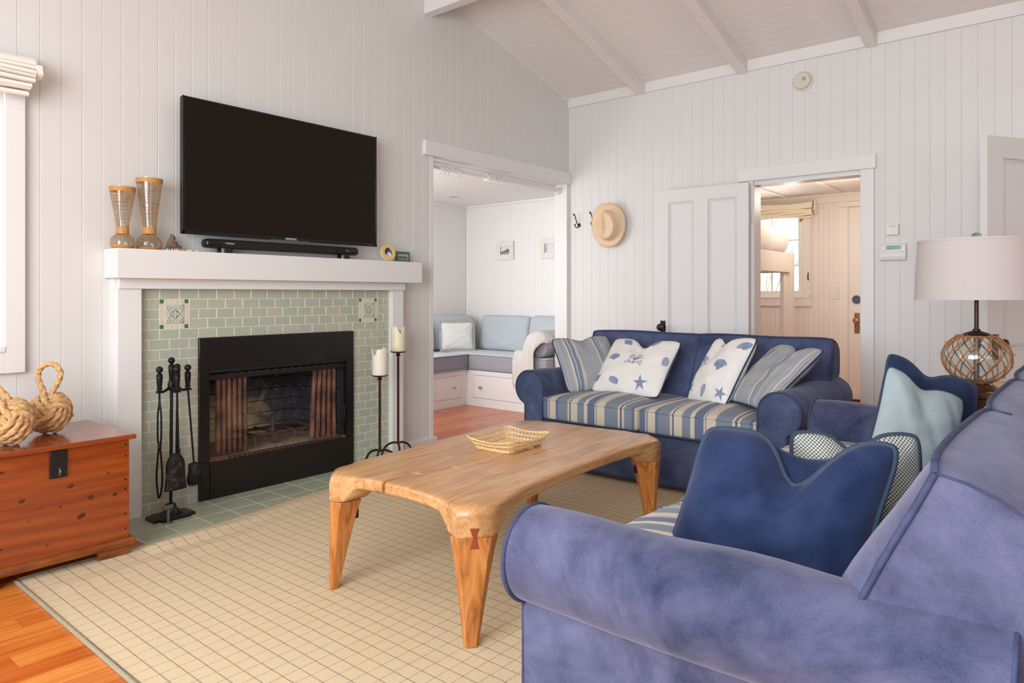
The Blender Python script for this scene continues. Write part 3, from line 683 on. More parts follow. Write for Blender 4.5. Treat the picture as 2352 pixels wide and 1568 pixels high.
def pillow(name, label, w, h, t, mat, M, pipe=None, group=None, n=26, pr=0.0055, back=None, **kw):
    fn = pillow_fn(w, h, t, **kw); th = thing(name, label, 'pillow', M=M, group=group)
    ease = lambda a: math.sin((a*2-1)*math.pi/2)
    b = B()
    b.grid(lambda a, c: fn(ease(a), ease(c), 1), n, n)
    b.grid(lambda a, c: fn(ease(1-a), ease(c), -1), n, n)
    make('cover', b, mat, th, ang=180)
    if pipe:
        P = []
        for k in range(28): P.append(fn(-1+2*k/28, -1, 1))
        for k in range(28): P.append(fn(1, -1+2*k/28, 1))
        for k in range(28): P.append(fn(1-2*k/28, 1, 1))
        for k in range(28): P.append(fn(-1, 1-2*k/28, 1))
        P = smooth(P, 1, True); make('piping', B().tube(P, pr, 7, True), pipe, th, ang=180)
    th['_w'] = w; return th, fn, (w, h)
for k in (): pass

# nook back cushions
def back_cushion(label, c, n, w, h, t, seed, tilt=0.0):
    M = frame(c, n, (0, 0, 1))
    o = pillow('back_cushion', label, w, h, t, 'nook_blue', M, 'nook_mauve', 'back cushions of the window seat', n=20, pr=0.004, ear=0.03, q=0.32, wr=0.006, seed=seed)
    o[0]['category'] = 'cushion'; return o
up = 0.16
back_cushion('pale blue back cushion at the far left of the window seat', (5.02, 5.622, 0.735), (0, -1, up), 0.72, 0.38, 0.17, 1)
back_cushion('pale blue back cushion in the corner behind the white ruffled pillow', (5.66, 5.60, 0.745), (-0.30, -1, up), 0.60, 0.40, 0.17, 2)
back_cushion('wide pale blue back cushion right of the white ruffled pillow', (5.922, 5.04, 0.745), (-1, 0, up), 0.72, 0.40, 0.17, 3)
back_cushion('pale blue back cushion half hidden behind the white throw', (5.922, 4.36, 0.745), (-1, 0, up), 0.66, 0.41, 0.17, 4)
t, fn, wh = pillow('throw_pillow', 'square white ruched pillow with a grey ruffle, in the corner of the window seat', 0.36, 0.31, 0.13, 'ruched', frame((5.56, 5.42, 0.715), (-0.62, -0.80, 0.22)), n=20, seed=5)
b = B()
P = []
for k in range(40): P.append((fn(-1+k/20, -1, 1), (0, -1)))
for k in range(40): P.append((fn(1, -1+k/20, 1), (1, 0)))
for k in range(40): P.append((fn(1-k/20, 1, 1), (0, 1)))
for k in range(40): P.append((fn(-1, 1-k/20, 1), (-1, 0)))
r0, r1 = [], []
for i, (p, o) in enumerate(P):
    z = 0.008*math.sin(i*1.9); d = p.normalized()*(0.032+0.006*math.sin(i*2.7)); r0.append(p); r1.append((p.x+d.x, p.y+d.y, z))
n_ = len(P); b.add(r0+r1, [(i, (i+1) % n_, n_+(i+1) % n_, n_+i) for i in range(n_)])
make('ruffle', b, 'ruffle', t, ang=180)

# bolster at the end of the seat and the white throw over it
t = thing('bolster', 'cylindrical mauve-grey bolster at the near end of the window seat', 'bolster', (5.47, 4.225, 0.548))
b = B().lathe([(0.02, 0), (0.09, 0.0), (0.112, 0.006), (0.118, 0.016), (0.118, 0.54), (0.11, 0.55), (0.02, 0.552)], 36)
b.mat(Matrix.Translation((0, 0, 0.119)) @ Matrix.Rotation(R(90), 4, 'Y')); make('cover', b, 'nook_mauve', t, ang=60)
b = B().tube([(0.004, 0.113*math.cos(a*math.pi/16), 0.119+0.113*math.sin(a*math.pi/16)) for a in range(32)], 0.004, 6, True); make('piping', b, 'nook_mauve', t, ang=180)
t = thing('throw_blanket', 'white cable-knit throw draped over the bolster and down the front of the window seat', 'blanket', (5.42, 4.34, 0.55))
def throw(a, c):
    # c runs from near the wall, over the bolster top, out to the front edge and down; a runs across
    y = 4.475-0.37*a
    if c < 0.55: x = 5.97-0.52*(c/0.55); dz = 0
    else: x = 5.45; dz = (c-0.55)/0.45
    yc = y-4.225; zb = 0.667+math.sqrt(max(0, 0.130**2-yc*yc)) if abs(yc) < 0.128 else 0.60
    zb = max(zb, 0.562+0.05*math.exp(-((yc-0.14)/0.08)**2)); z = zb
    if y < 4.11: z = 0.667+0.03
    if dz > 0:
        k = min(1, dz*4); e = dz*0.42
        x = 5.45-0.058*math.sin(min(1, dz*3)*math.pi/2)-0.012*math.sin(y*40)*dz
        z = (zb*(1-dz)+0.275*dz)+0.02*math.sin(k*math.pi)
        if y < 4.235: y = 4.235+(4.235-y)*(-0.15)-(4.235-y)*(1-k)*0.85
    return Vector((x+0.004*math.sin(y*70+c*9), y, z+0.006*math.sin(y*45+x*20)))
sh = B().grid(throw, 26, 44); o = make('throw_cloth', sh, 'knit', t, world=True, ang=180); md = o.modifiers.new('thick', 'SOLIDIFY'); md.thickness = 0.014; md.offset = 1
b = B()
for k in range(20):
    p = throw(k/26, 1.0); b.tube([p, p+Vector((-0.002, 0.002*math.sin(k*3), -0.02)), p+Vector((-0.001, 0.006*math.sin(k*5), -0.05))], 0.0022, 5)
o = make('fringe', b, 'knit', t, world=True); o['kind'] = 'stuff'

# framed pictures on the nook wall
def wall_picture(label, y0, y1, z0, z1, sea):
    t = thing('picture_frame', label, 'picture', (NX-0.001, (y0+y1)/2, (z0+z1)/2)); x = NX-0.001; w = (y1-y0); fr = 0.058
    fb = B()
    for q in ((y0, y1, z1-fr, z1), (y0, y1, z0, z0+fr), (y0, y0+fr, z0+fr, z1-fr), (y1-fr, y1, z0+fr, z1-fr)): fb.box(x-0.026, x, *q)
    f = make('frame', fb, 'white_wash', t, world=True, bev=0.003)
    ib = B(); e = fr-0.006
    for q in ((y0+e, y1-e, z1-fr, z1-e), (y0+e, y1-e, z0+e, z0+fr), (y0+e, y0+fr, z0+e, z1-e), (y1-fr, y1-e, z0+e, z1-e)): ib.box(x-0.023, x-0.015, *q)
    make('inner_lip', ib, 'copper_edge', f, world=True)
    ph = make('photo', B().box(x-0.016, x-0.012, y0+fr-0.003, y1-fr+0.003, z0+fr-0.003, z1-fr+0.003), 'photo_white' , t, world=True)
    a0, a1, b0, b1 = y0+fr, y1-fr, z0+fr, z1-fr; H_ = b1-b0; Wd = a1-a0
    if sea:
        hb = B(); pts = [(a0, b0+H_*.62), (a0+Wd*.25, b0+H_*.72), (a0+Wd*.55, b0+H_*.5), (a0+Wd*.85, b0+H_*.42), (a1, b0+H_*.36), (a1, b0+H_*.2), (a0, b0+H_*.28)]
        hb.prism(pts, x-0.0172, x-0.0162, lambda u, v, a: (a, u, v)); make('print_hills', hb, 'photo_mid', ph, world=True)
        make('print_water', B().prism([(a0, b0), (a1, b0), (a1, b0+H_*.2), (a0, b0+H_*.28)], x-0.0168, x-0.016, lambda u, v, a: (a, u, v)), 'photo_ground', ph, world=True)
    else:
        make('print_streak', B().box(x-0.017, x-0.016, a1-Wd*.22, a1-Wd*.08, b0+H_*.1, b1-H_*.1), 'photo_ground', ph, world=True)
    return t
NTw = NT('white_wash'); ff = NTw.noise(NTw.coord(scale=(3, 3, 40)), 6, 4); NTw.p(Base__Color=NTw.ramp(ff, [(0.35, lin(222, 206, 194)), (0.5, lin(240, 236, 232))]), Roughness=0.7)
wall_picture('small square picture in a whitewashed frame, a harbour view, over the wide back cushion', 5.0, 5.246, 1.562, 1.770, True)
wall_picture('small square picture in a whitewashed frame, nearest the right jamb of the opening', 4.375, 4.622, 1.560, 1.776, False)

# curtain rod in the opening with its rings
t = thing('curtain_rod', 'white wooden curtain rod across the head of the wide opening', 'curtain rod', (4.70, 4.035, 2.185))
b = B().tube([(3.79, 4.035, 2.185), (5.555, 4.035, 2.185)], 0.016, 16); make('pole', b, 'trim_paint', t, world=True)
for xx, dr in ((3.789, 1), (5.557, -1)):
    b = B().lathe([(0.035, 0), (0.035, 0.008), (0.026, 0.012), (0.026, 0.02), (0.017, 0.022)], 24); b.mat(Matrix.Translation((xx, 4.035, 2.185)) @ Matrix.Rotation(R(90*dr), 4, 'Y')); make('bracket', b, 'trim_paint', t, world=True)
ring = thing('curtain_ring', 'white wooden curtain ring on the rod, in the left bunch', 'curtain ring', (3.95, 4.035, 2.178), 0, 'curtain rings, left bunch')
b = B().tube([(0, 0.027*math.cos(k*math.pi/12), 0.027*math.sin(k*math.pi/12)) for k in range(24)], 0.0055, 8, True); make('hoop', b, 'trim_paint', ring, ang=180)
b = B().tube([(0, 0.004*math.cos(k*math.pi/6), -0.038+0.005*math.sin(k*math.pi/6)) for k in range(12)], 0.0012, 6, True); make('eyelet', b, 'brass', ring, ang=180)
rg = random.Random(4)
OR = ['first', 'second', 'third', 'fourth', 'fifth', 'sixth', 'seventh', 'eighth', 'ninth']
ring['label'] = 'first white curtain ring from the left, in the left bunch on the rod'
for k in range(1, 9):
    c = copytree(ring, (3.95+k*0.0255, 4.035, 2.178), label=OR[k]+' white curtain ring from the left, in the left bunch on the rod'); c.rotation_euler = (R(rg.uniform(-25, 25)), 0, R(rg.uniform(-6, 6)))
for k in range(9):
    c = copytree(ring, (4.495+k*0.0255, 4.035, 2.178), label=OR[k]+' white curtain ring from the left, in the middle bunch on the rod'); c.rotation_euler = (R(rg.uniform(-60, 60)+(180 if k in (0, 2) else 0)), 0, R(rg.uniform(-6, 6))); c['group'] = 'curtain rings, middle bunch'
c = copytree(ring, (5.515, 4.035, 2.178), label='single white curtain ring at the right end of the rod'); del c['group']

# ---------------------------------------------------------------- bunk room beyond the doorway
BX, BC = 8.35, 2.30
w = struct('wall_bunk_far')
make('backing', B().box(BX+0.012, BX+0.1, 0.6, 2.595, 0, 2.4).box(BX+0.012, BX+0.1, 2.595, 3.645, 0, 1.13).box(BX+0.012, BX+0.1, 2.595, 3.645, 2.16, 2.4).box(BX+0.012, BX+0.1, 3.645, 4.1, 0, 2.4), 'bunk_paint', w)
beadwall(w, 'y', 2.10, 3.9, BX, 0.0, BC, 0.055, 'bunk_paint', [(2.595, 3.645, 1.13, 2.16)])
w = struct('wall_bunk_left'); make('backing', B().box(CX+0.12, 8.4, 3.9, 4.0, 0, 2.4), 'bunk_paint', w)
w = struct('wall_bunk_right'); make('backing', B().box(CX+0.12, 8.4, 0.5, 0.6, 0, 2.4), 'bunk_paint', w)
c = struct('ceiling_bunk'); make('backing', B().box(CX+0.1, 8.45, 0.5, 4.0, BC, BC+0.08), 'bunk_paint', c)
for yy in (1.55, 2.15, 2.75, 3.35): make('batten', B().box(CX+0.12, 8.2, yy-0.02, yy+0.02, BC-0.014, BC), 'bunk_paint', c, bev=0.003)
make('batten', B().box(7.0, 7.04, 0.6, 3.9, BC-0.014, BC), 'bunk_paint', c, bev=0.003)
struct('trim_11', B().box(BX-0.02, BX, 0.6, 3.9, BC-0.10, BC).box(BX-0.035, BX, 0.6, 3.9, BC-0.03, BC), 'bunk_paint', bev=0.003)
t = thing('ceiling_lamp', 'round flush ceiling lamp just inside the bunk room', 'ceiling light', (6.6, 2.50, BC))
make('plate', B().lathe([(0.16, 0), (0.16, -0.02), (0.15, -0.024), (0.05, -0.026)], 32, cap0=False), 'bunk_paint', t)
make('diffuser', B().lathe([(0.145, -0.024), (0.12, -0.05), (0.07, -0.068), (0.01, -0.074)], 32, cap0=False), 'white_plastic', t)
l = bpy.data.lights.new('bunk_lamp', 'POINT'); l.energy = 15; l.color = (1.0, 0.86, 0.72); l.shadow_soft_size = 0.12
o = bpy.data.objects.new('bunk_lamp', l); o.location = (7.0, 1.9, 2.12); COL.objects.link(o)
# its window: casing, sash with muntins, panes, sill
w2 = struct('window_2'); w2.location = (0, 0.095, 0)
make('casing', B().box(BX-0.022, BX+0.002, 2.406, 2.50, 1.126, 2.099).box(BX-0.022, BX+0.002, 3.55, 3.639, 1.126, 2.099).box(BX-0.023, BX+0.002, 2.405, 3.64, 1.035, 1.125).box(BX-0.023, BX+0.002, 2.405, 3.64, 2.1, 2.2), 'bunk_paint', w2, bev=0.003)
make('sill', B().box(BX-0.03, BX+0.09, 2.5, 3.55, 1.125, 1.15), 'bunk_paint', w2, bev=0.003)
b = B(); b.box(BX+0.02, BX+0.06, 2.50, 2.56, 1.15, 2.16).box(BX+0.02, BX+0.06, 3.49, 3.55, 1.15, 2.16).box(BX+0.02, BX+0.06, 2.56, 3.49, 1.15, 1.215).box(BX+0.02, BX+0.06, 2.56, 3.49, 2.10, 2.16)
make('sash', b, 'bunk_paint', w2, bev=0.003)
for yy in (2.87, 3.18): make('muntin', B().box(BX+0.029, BX+0.051, yy-0.01, yy+0.01, 1.216, 2.099), 'bunk_paint', w2)
for zz in (1.51, 1.805): make('muntin', B().box(BX+0.028, BX+0.052, 2.56, 3.49, zz-0.008, zz+0.008), 'bunk_paint', w2)
for ya, yb in ((2.56, 2.86), (2.88, 3.17), (3.19, 3.49)):
    for za, zb in ((1.215, 1.502), (1.518, 1.797), (1.813, 2.1)): make('pane', B().box(BX+0.038, BX+0.041, ya, yb, za, zb), 'window_glass', w2)
make('latch', B().cbox((BX-0.004, 2.522, 2.035), 0.02, 0.04, 0.018).cbox((BX-0.008, 2.53, 2.02), 0.012, 0.012, 0.03), 'brass', w2, bev=0.002)
make('handle', B().tube(smooth([(BX-0.022, 2.44, 1.42), (BX-0.034, 2.44, 1.40), (BX-0.034, 2.44, 1.36), (BX-0.022, 2.44, 1.335)], 2), 0.006, 8), 'dark_bronze', w2)
make('cord', B().tube([(BX-0.03, 2.412, 2.1), (BX-0.029, 2.418, 1.22)], 0.002, 5).box(BX-0.040, BX-0.026, 2.40, 2.43, 1.16, 1.22), 'bunk_paint', w2)
t = thing('roman_shade', 'cream roman shade gathered above the bunk room window', 'shade', (BX-0.03, 3.0, 2.15))
for i, (zt, zb, d) in enumerate(((2.215, 2.12, 0.085), (2.13, 2.085, 0.10), (2.10, 2.06, 0.095), (2.075, 2.04, 0.085), (2.05, 2.02, 0.06))):
    b = B(); rings = []
    for q in range(25):
        y = 2.372+1.28*q/24; s_ = 0.006*math.sin(y*9+i*2)
        rings.append([(BX-0.025-d*0.3, y, zt+s_), (BX-0.025-d, y, zt-0.35*(zt-zb)+s_), (BX-0.025-d*0.9, y, zb+s_), (BX-0.03-d*0.2, y, zb+0.02+s_)])
    b.loft(rings); make('fold', b, 'shade_linen_warm', t, world=True, ang=50)
make('return_flap', B().prism([(BX-0.02, 2.22), (BX-0.075, 2.21), (BX-0.115, 2.10), (BX-0.05, 2.045), (BX-0.02, 2.06)], 2.335, 2.352, lambda u, v, a: (u, a, v)), 'shade_linen_warm', t, world=True)
t.location = (t.location.x, t.location.y+0.10, t.location.z+0.03)
# exterior door with casing
d3 = struct('door_3'); d3.location = (0, 0.1, 0)
dy0, dy1 = 1.12, 2.008
make('casing', B().box(BX-0.02, BX+0.004, dy1+0.006, dy1+0.099, 0, 2.139).box(BX-0.022, BX+0.004, dy0-0.1, dy1+0.1, 2.14, 2.199), 'bunk_paint', d3, bev=0.003)
make('leaf', B().box(BX+0.004, BX+0.03, dy0, dy1, 0.02, 2.13), 'bunk_paint', d3, bev=0.002)
b = B().lathe([(0.045, 0), (0.046, 0.012), (0.042, 0.02), (0.0, 0.02)], 24); b.mat(Matrix.Translation((BX+0.004, 1.93, 1.117)) @ Matrix.Rotation(R(-90), 4, 'Y')); make('deadbolt', b, 'deadbolt', d3)
pl_ = make('lock_plate', B().box(BX-0.002, BX+0.004, 1.90, 1.953, 0.745, 0.97), 'old_brass', d3, bev=0.002)
b = B().lathe([(0.012, 0), (0.012, 0.03), (0.026, 0.034), (0.034, 0.048), (0.03, 0.064), (0.012, 0.07)], 20); b.mat(Matrix.Translation((BX-0.002, 1.926, 0.89)) @ Matrix.Rotation(R(-90), 4, 'Y')); make('knob', b, 'amber_knob', d3)
make('threshold', B().box(BX-0.03, BX+0.03, dy0, dy1, 0, 0.022), 'dark_wood', d3)
t = thing('light_switch', 'white rocker light switch beside the bunk room door', 'light switch', (BX-0.001, 2.145, 1.19))
make('plate', B().box(BX-0.008, BX, 2.10, 2.19, 1.12, 1.26), 'white_plastic', t, world=True, bev=0.003)
make('rocker', B().box(BX-0.012, BX-0.007, 2.125, 2.165, 1.155, 1.225), 'white_plastic', t, world=True, bev=0.002)
t.location = (t.location.x, t.location.y+0.113, t.location.z)
# bunk bed: its long side rail runs away from the doorway to a square post
t = thing('bunk_bed', 'white bunk bed with square post and upper rail, seen through the doorway', 'bed', (6.7, 2.85, 0))
for x_, y_ in ((7.25, 2.37), (5.86, 2.37), (7.25, 3.36), (5.86, 3.36)):
    make('post', B().box(x_, x_+0.09, y_, y_+0.09, 0, 1.60), 'bunk_paint', t, world=True, bev=0.003)
make('rail', B().box(5.90, 7.25, 2.388, 2.412, 1.395, 1.59), 'bunk_paint', t, world=True, bev=0.003)
make('cleat', B().box(7.15, 7.25, 2.41, 2.45, 0.5, 1.394), 'bunk_paint', t, world=True, bev=0.003)
make('end_rail', B().box(7.30, 7.325, 2.46, 3.36, 1.395, 1.59), 'bunk_paint', t, world=True, bev=0.003)
make('slat_base', B().box(5.96, 7.24, 2.46, 3.40, 1.41, 1.44), 'bunk_paint', t, world=True)
make('lower_rail', B().box(5.95, 7.25, 2.388, 2.412, 0.25, 0.42), 'bunk_paint', t, world=True, bev=0.003)
make('lower_base', B().box(5.96, 7.24, 2.46, 3.40, 0.27, 0.32), 'bunk_paint', t, world=True)
make('mattress', B().rbox((6.60, 2.905, 1.50), 0.64, 0.44, 0.06, 0.03, 4, 3), 'white_cotton', t, world=True, ang=180)
t = thing('duvet', 'puffy white duvet piled on the upper bunk', 'bedding', (6.8, 2.9, 1.565))
def dv(p): return (p.x, p.y, p.z+0.010*math.sin(p.x*19+p.y*11)+0.008*math.sin(p.y*23))
b = B().rbox((6.70, 2.86, 1.71), 0.70, 0.45, 0.165, 0.15, 8, 6, dv); make('cover', b, 'duvet', t, world=True, ang=180)

# outside the bunk room window: terrace and a bare shrub
struct('ground', B().box(8.5, 14, -2, 9, -0.3, -0.05), 'deck')
t = thing('garden_shrub', 'bare brown shrub in bright light outside the bunk room window', 'shrub', (10.6, 4.0, -0.05))
rs = random.Random(9); b = B(); lb = B()
for k in range(14):
    a = rs.uniform(0, 6.28); base = Vector((10.6, 4.0, -0.05)); tip = base+Vector((math.cos(a)*rs.uniform(.2, 1.2), math.sin(a)*rs.uniform(.2, 1.3), rs.uniform(1.3, 2.6)))
    mid = base.lerp(tip, 0.5)+Vector((rs.uniform(-.15, .15), rs.uniform(-.15, .15), 0.1)); P = smooth([base, mid, tip], 2); b.tube(P, [0.02*(1-0.8*i/len(P)) for i in range(len(P))], 5)
    for q in range(34):
        p = P[rs.randrange(3, len(P))]+Vector((rs.gauss(0, .16), rs.gauss(0, .16), rs.gauss(0, .14))); dd = Vector((rs.gauss(0, 1), rs.gauss(0, 1), rs.gauss(0, 1))).normalized(); e = dd.orthogonal().normalized()
        lb.add([p, p+dd*.03+e*.014, p+dd*.06, p+dd*.03-e*.014], [(0, 1, 2, 3)])
o = make('stems', b, 'leaf', t, world=True); o['kind'] = 'stuff'
o = make('leaves', lb, 'leaf', t, world=True, fix=False); o['kind'] = 'stuff'

# ---------------------------------------------------------------- doors in the main room
def panel_door(nm, W_, H_, panels, th=0.04):
    """door in local x (0 hinge .. W), z up, y thickness; panels recessed with a moulding"""
    d = struct(nm); b = B(); y0, y1 = -th/2, th/2
    xs = sorted({0, W_} | {p[0] for p in panels} | {p[1] for p in panels}); zs = sorted({0, H_} | {p[2] for p in panels} | {p[3] for p in panels})
    for i in range(len(xs)-1):
        for j in range(len(zs)-1):
            cx, cz = (xs[i]+xs[i+1])/2, (zs[j]+zs[j+1])/2
            if any(p[0] < cx < p[1] and p[2] < cz < p[3] for p in panels): continue
            b.box(xs[i], xs[i+1], y0, y1, zs[j], zs[j+1])
    make('leaf', b, 'door_paint', d, ang=20)
    for p in panels:
        q = make('panel', B().box(p[0], p[1], -0.008, 0.008, p[2], p[3]), 'door_paint', d)
        mb = B()
        for sy in (-1, 1):
            for (ins, dep) in ((0.0, 0.019), (0.012, 0.014), (0.022, 0.011)):
                rr = []
                a0, a1, c0, c1 = p[0]+ins, p[1]-ins, p[2]+ins, p[3]-ins; wv = 0.010
                for k in range(4):
                    pts = [(a0, c0), (a1, c0), (a1, c1), (a0, c1)]; x_, z_ = pts[k]
                    sx = 1 if x_ == a0 else -1; sz = 1 if z_ == c0 else -1
                    rr.append([(x_, sy*0.007, z_), (x_, sy*dep, z_), (x_+sx*wv*0.6, sy*dep, z_+sz*wv*0.6), (x_+sx*wv, sy*0.007, z_+sz*wv)])
                mb.loft(rr, wrap=True)
        make('moulding', mb, 'door_paint', q, ang=30)
    return d
def knob_set(parent, x, z, sy, th=0.04, mat='dark_bronze'):
    pl = make('knob_plate', B().box(x-0.024, x+0.024, sy*th/2, sy*(th/2+0.003), z-0.09, z+0.055), mat, parent)
    b = B().lathe([(0.014, 0), (0.010, 0.012), (0.010, 0.028), (0.024, 0.036), (0.032, 0.05), (0.030, 0.064), (0.016, 0.072), (0.002, 0.073)], 24)
    b.mat(Matrix.Translation((x, sy*th/2, z)) @ Matrix.Rotation(R(-90*sy), 4, 'X')); make('knob', b, mat, parent)
# door_1: bunk room door folded back flat against the right wall
d1 = panel_door('door_1', 0.822, 2.055, [(0.09, 0.345, 0.80, 1.955), (0.46, 0.70, 0.80, 1.955), (0.09, 0.345, 0.16, 0.64), (0.46, 0.70, 0.16, 0.64)])
d1.location = (CX-0.065, 2.143, 0.012); d1.rotation_euler = (0, 0, R(91.2))
knob_set(d1, 0.745, 0.878, 1)
hg = B()
for zz in (1.72, 0.3): hg.tube([(0, 0.026, zz), (0, 0.026, zz+0.10)], 0.008, 10)
make('hinge', hg, 'door_paint', d1)
# door_2: panelled door standing ajar at the far right
d2 = panel_door('door_2', 0.86, 2.068, [(0.50, 0.735, 0.85, 1.95), (0.125, 0.36, 0.85, 1.95), (0.50, 0.735, 0.2, 0.66), (0.125, 0.36, 0.2, 0.66)])
hx, hy = 4.82, 0.498; ang_ = math.atan2(-0.518, 0.855)
# hinge end sits by the right wall, free edge with the knob towards the room
d2.location = (hx+0.855*0.86, hy-0.518*0.86, 0.012); d2.rotation_euler = (0, 0, math.pi+ang_)
knob_set(d2, 0.80, 0.875, 1); knob_set(d2, 0.80, 0.875, -1)
# ---------------------------------------------------------------- things on the right wall
M = Matrix.Translation((CX, 1.744, 2.816)) @ Matrix.Rotation(R(-90), 4, 'Y')
t = thing('smoke_detector', 'round off-white smoke detector high on the right wall', 'smoke detector', M=M)
make('base', B().lathe([(0.078, 0), (0.078, 0.006), (0.072, 0.010), (0.001, 0.010)], 36), 'smoke_plastic', t)
make('body', B().lathe([(0.064, 0.010), (0.064, 0.030), (0.058, 0.038), (0.001, 0.041)], 36), 'smoke_plastic', t)
b = B()
for i in range(4):
    for j in range(4): b.cbox((0.008+0.007*i-0.01, -0.026+0.007*j, 0.0405), 0.0045, 0.0045, 0.003)
make('vent', b, 'grey_print', t)
make('test_button', B().lathe([(0.013, 0.038), (0.013, 0.044), (0.001, 0.0445)], 5, (-0.03, 0.004, 0)), 'smoke_plastic', t)
def coat_hook(label, y, z):
    t = thing('coat_hook', label, 'hook', (CX, y, z), group='coat hooks beside the opening'); x = 0
    b = B().lathe([(0.020, 0), (0.018, 0.005), (0.008, 0.008), (0.001, 0.009)], 20, sy=0.8); b.mat(Matrix.Translation((0, 0, -0.03)) @ Matrix.Rotation(R(-90), 4, 'Y')); make('plate', b, 'dark_bronze', t)
    b = B().tube(smooth([(-0.004, 0, -0.03), (-0.025, 0.004, -0.025), (-0.035, 0.012, 0.01), (-0.045, 0.018, 0.055), (-0.058, 0.022, 0.068)], 2), 0.0048, 8).ball((-0.06, 0.022, 0.07), 0.009, 10); make('upper_prong', b, 'dark_bronze', t)
    b = B().tube(smooth([(-0.004, 0, -0.035), (-0.02, 0.006, -0.055), (-0.042, 0.012, -0.055), (-0.05, 0.016, -0.03)], 2), 0.0045, 8).ball((-0.05, 0.016, -0.026), 0.008, 10); make('lower_prong', b, 'dark_bronze', t)
    return t
coat_hook('empty dark metal double coat hook nearest the wide opening', 3.83, 1.868)
h2 = coat_hook('dark metal double coat hook with a straw hat hung over it', 3.645, 1.873)
# straw hat with frayed brim, crown facing the room
M = Matrix.Translation((CX-0.05, 3.46, 1.812)) @ Matrix.Rotation(R(-90), 4, 'Y') @ Matrix.Rotation(R(8), 4, 'X') @ Matrix.Rotation(R(-6), 4, 'Y')
t = thing('straw_hat', 'pale straw hat with frayed brim hanging on the wall hook', 'hat', M=M)
# local z points into the room; local x is up
def hat(a, c):
    th = 2*math.pi*a; r = 0.195*c; sx = 1.0; sy = 0.84
    if r < 0.112: z = 0.118-0.010*(1-(r/0.112)**2)-0.028*math.exp(-((math.sin(th)*r)/0.026)**2)*max(0, 1-r/0.14)
    elif r < 0.142: z = 0.118-0.080*((r-0.112)/0.030)**1.3
    elif r < 0.148: z = 0.038-0.006*(r-0.142)/0.006
    else: q = (r-0.148)/0.047; z = 0.032-0.006*q+0.016*q*math.sin(2*th+0.6)+0.008*q*math.sin(3*th)
    pin = 1-0.12*max(0, math.cos(th))*(1-abs(c*2-1)) if r < 0.148 else 1
    k = 1.0
    return Vector((r*math.cos(th)*sx, r*math.sin(th)*sy*pin*(0.92 if r < 0.143 else 1), z))
o = make('crown_and_brim', B().grid(hat, 72, 40), 'straw', t, ang=180); md = o.modifiers.new('th', 'SOLIDIFY'); md.thickness = 0.003
b = B(); rs = random.Random(2)
for k in range(260):
    a = (k+rs.random())/260; p = hat(a, 0.985); d = Vector((p.x, p.y, 0)).normalized(); l = rs.uniform(0.010, 0.024); s_ = d.orthogonal(); sv = Vector((-d.y, d.x, 0))*rs.uniform(-0.008, 0.008)
    b.tube([p, p+d*l*0.5+sv*0.4, p+d*l+sv+Vector((0, 0, rs.uniform(-.006, .006)))], [0.0022, 0.0017, 0.0008], 4)
o = make('frayed_edge', b, 'straw', t); o['kind'] = 'stuff'
b = B().tube([hat(k/48, 0.745)+Vector((0, 0, 0.002)) for k in range(48)], 0.004, 6, True); make('crown_seam', b, 'straw', t, ang=180)
# thermostat and alarm keypad
t = thing('thermostat', 'small white wall thermostat above the alarm keypad', 'thermostat', (CX, 1.124, 1.632))
make('housing', B().box(CX-0.028, CX, 1.083, 1.166, 1.594, 1.673), 'white_plastic', t, world=True, bev=0.004)
b = B().box(CX-0.0288, CX-0.0278, 1.100, 1.142, 1.656, 1.659)
for k in range(5): b.box(CX-0.0288, CX-0.0278, 1.102+0.008*k, 1.105+0.008*k, 1.646, 1.6475).box(CX-0.0288, CX-0.0278, 1.102+0.008*k, 1.105+0.008*k, 1.664, 1.6655)
make('scale_marks', b, 'grey_print', t, world=True)
make('label_plate', B().box(CX-0.0295, CX-0.027, 1.105, 1.150, 1.603, 1.625), 'white_plastic', t, world=True, bev=0.001)
make('lever', B().box(CX-0.02, CX-0.012, 1.138, 1.146, 1.672, 1.678), 'white_plastic', t, world=True)
t = thing('alarm_keypad', 'white rounded alarm keypad with a blue display on the right wall', 'keypad', (CX, 1.12, 1.474))
make('housing', B().rbox((CX-0.014, 1.12, 1.474), 0.0145, 0.0865, 0.062, 0.0135, 3, 4), 'white_plastic', t, world=True, ang=180)
b = B().grid(lambda a, c: Vector((CX-0.0305-0.006*math.sin(math.pi*c), 1.037+0.166*a, 1.418+0.066*c)), 6, 8); make('flip_cover', b, 'white_plastic', t, world=True)
sc = make('display', B().box(CX-0.0302, CX-0.027, 1.063, 1.162, 1.492, 1.520), 'lcd', t, world=True, bev=0.001)
def text(name, body, size, M, mat, parent, ext=0.0004, align='CENTER'):
    cu = bpy.data.curves.new(name, 'FONT'); cu.body = body; cu.size = size; cu.extrude = ext; cu.align_x = align; cu.align_y = 'CENTER'
    o = bpy.data.objects.new(name, cu); COL.objects.link(o); dg = bpy.context.evaluated_depsgraph_get(); me = bpy.data.meshes.new_from_object(o.evaluated_get(dg)); bpy.data.objects.remove(o)
    me.transform(par_mat(parent).inverted() @ M); me.materials.clear(); me.materials.append(MATS[mat]); o = bpy.data.objects.new(name, me); COL.objects.link(o); o.parent = parent; return o
# text facing -X: local x -> -Y, local y -> Z
MF = Matrix(((0, 0, -1, 0), (-1, 0, 0, 0), (0, 1, 0, 0), (0, 0, 0, 1)))
text('display_text', 'Secure System', 0.0115, Matrix.Translation((CX-0.0306, 1.112, 1.5125)) @ MF, 'lcd_text', sc)
text('display_text', 'Before Arming <>', 0.0115, Matrix.Translation((CX-0.0306, 1.112, 1.4995)) @ MF, 'lcd_text', sc)

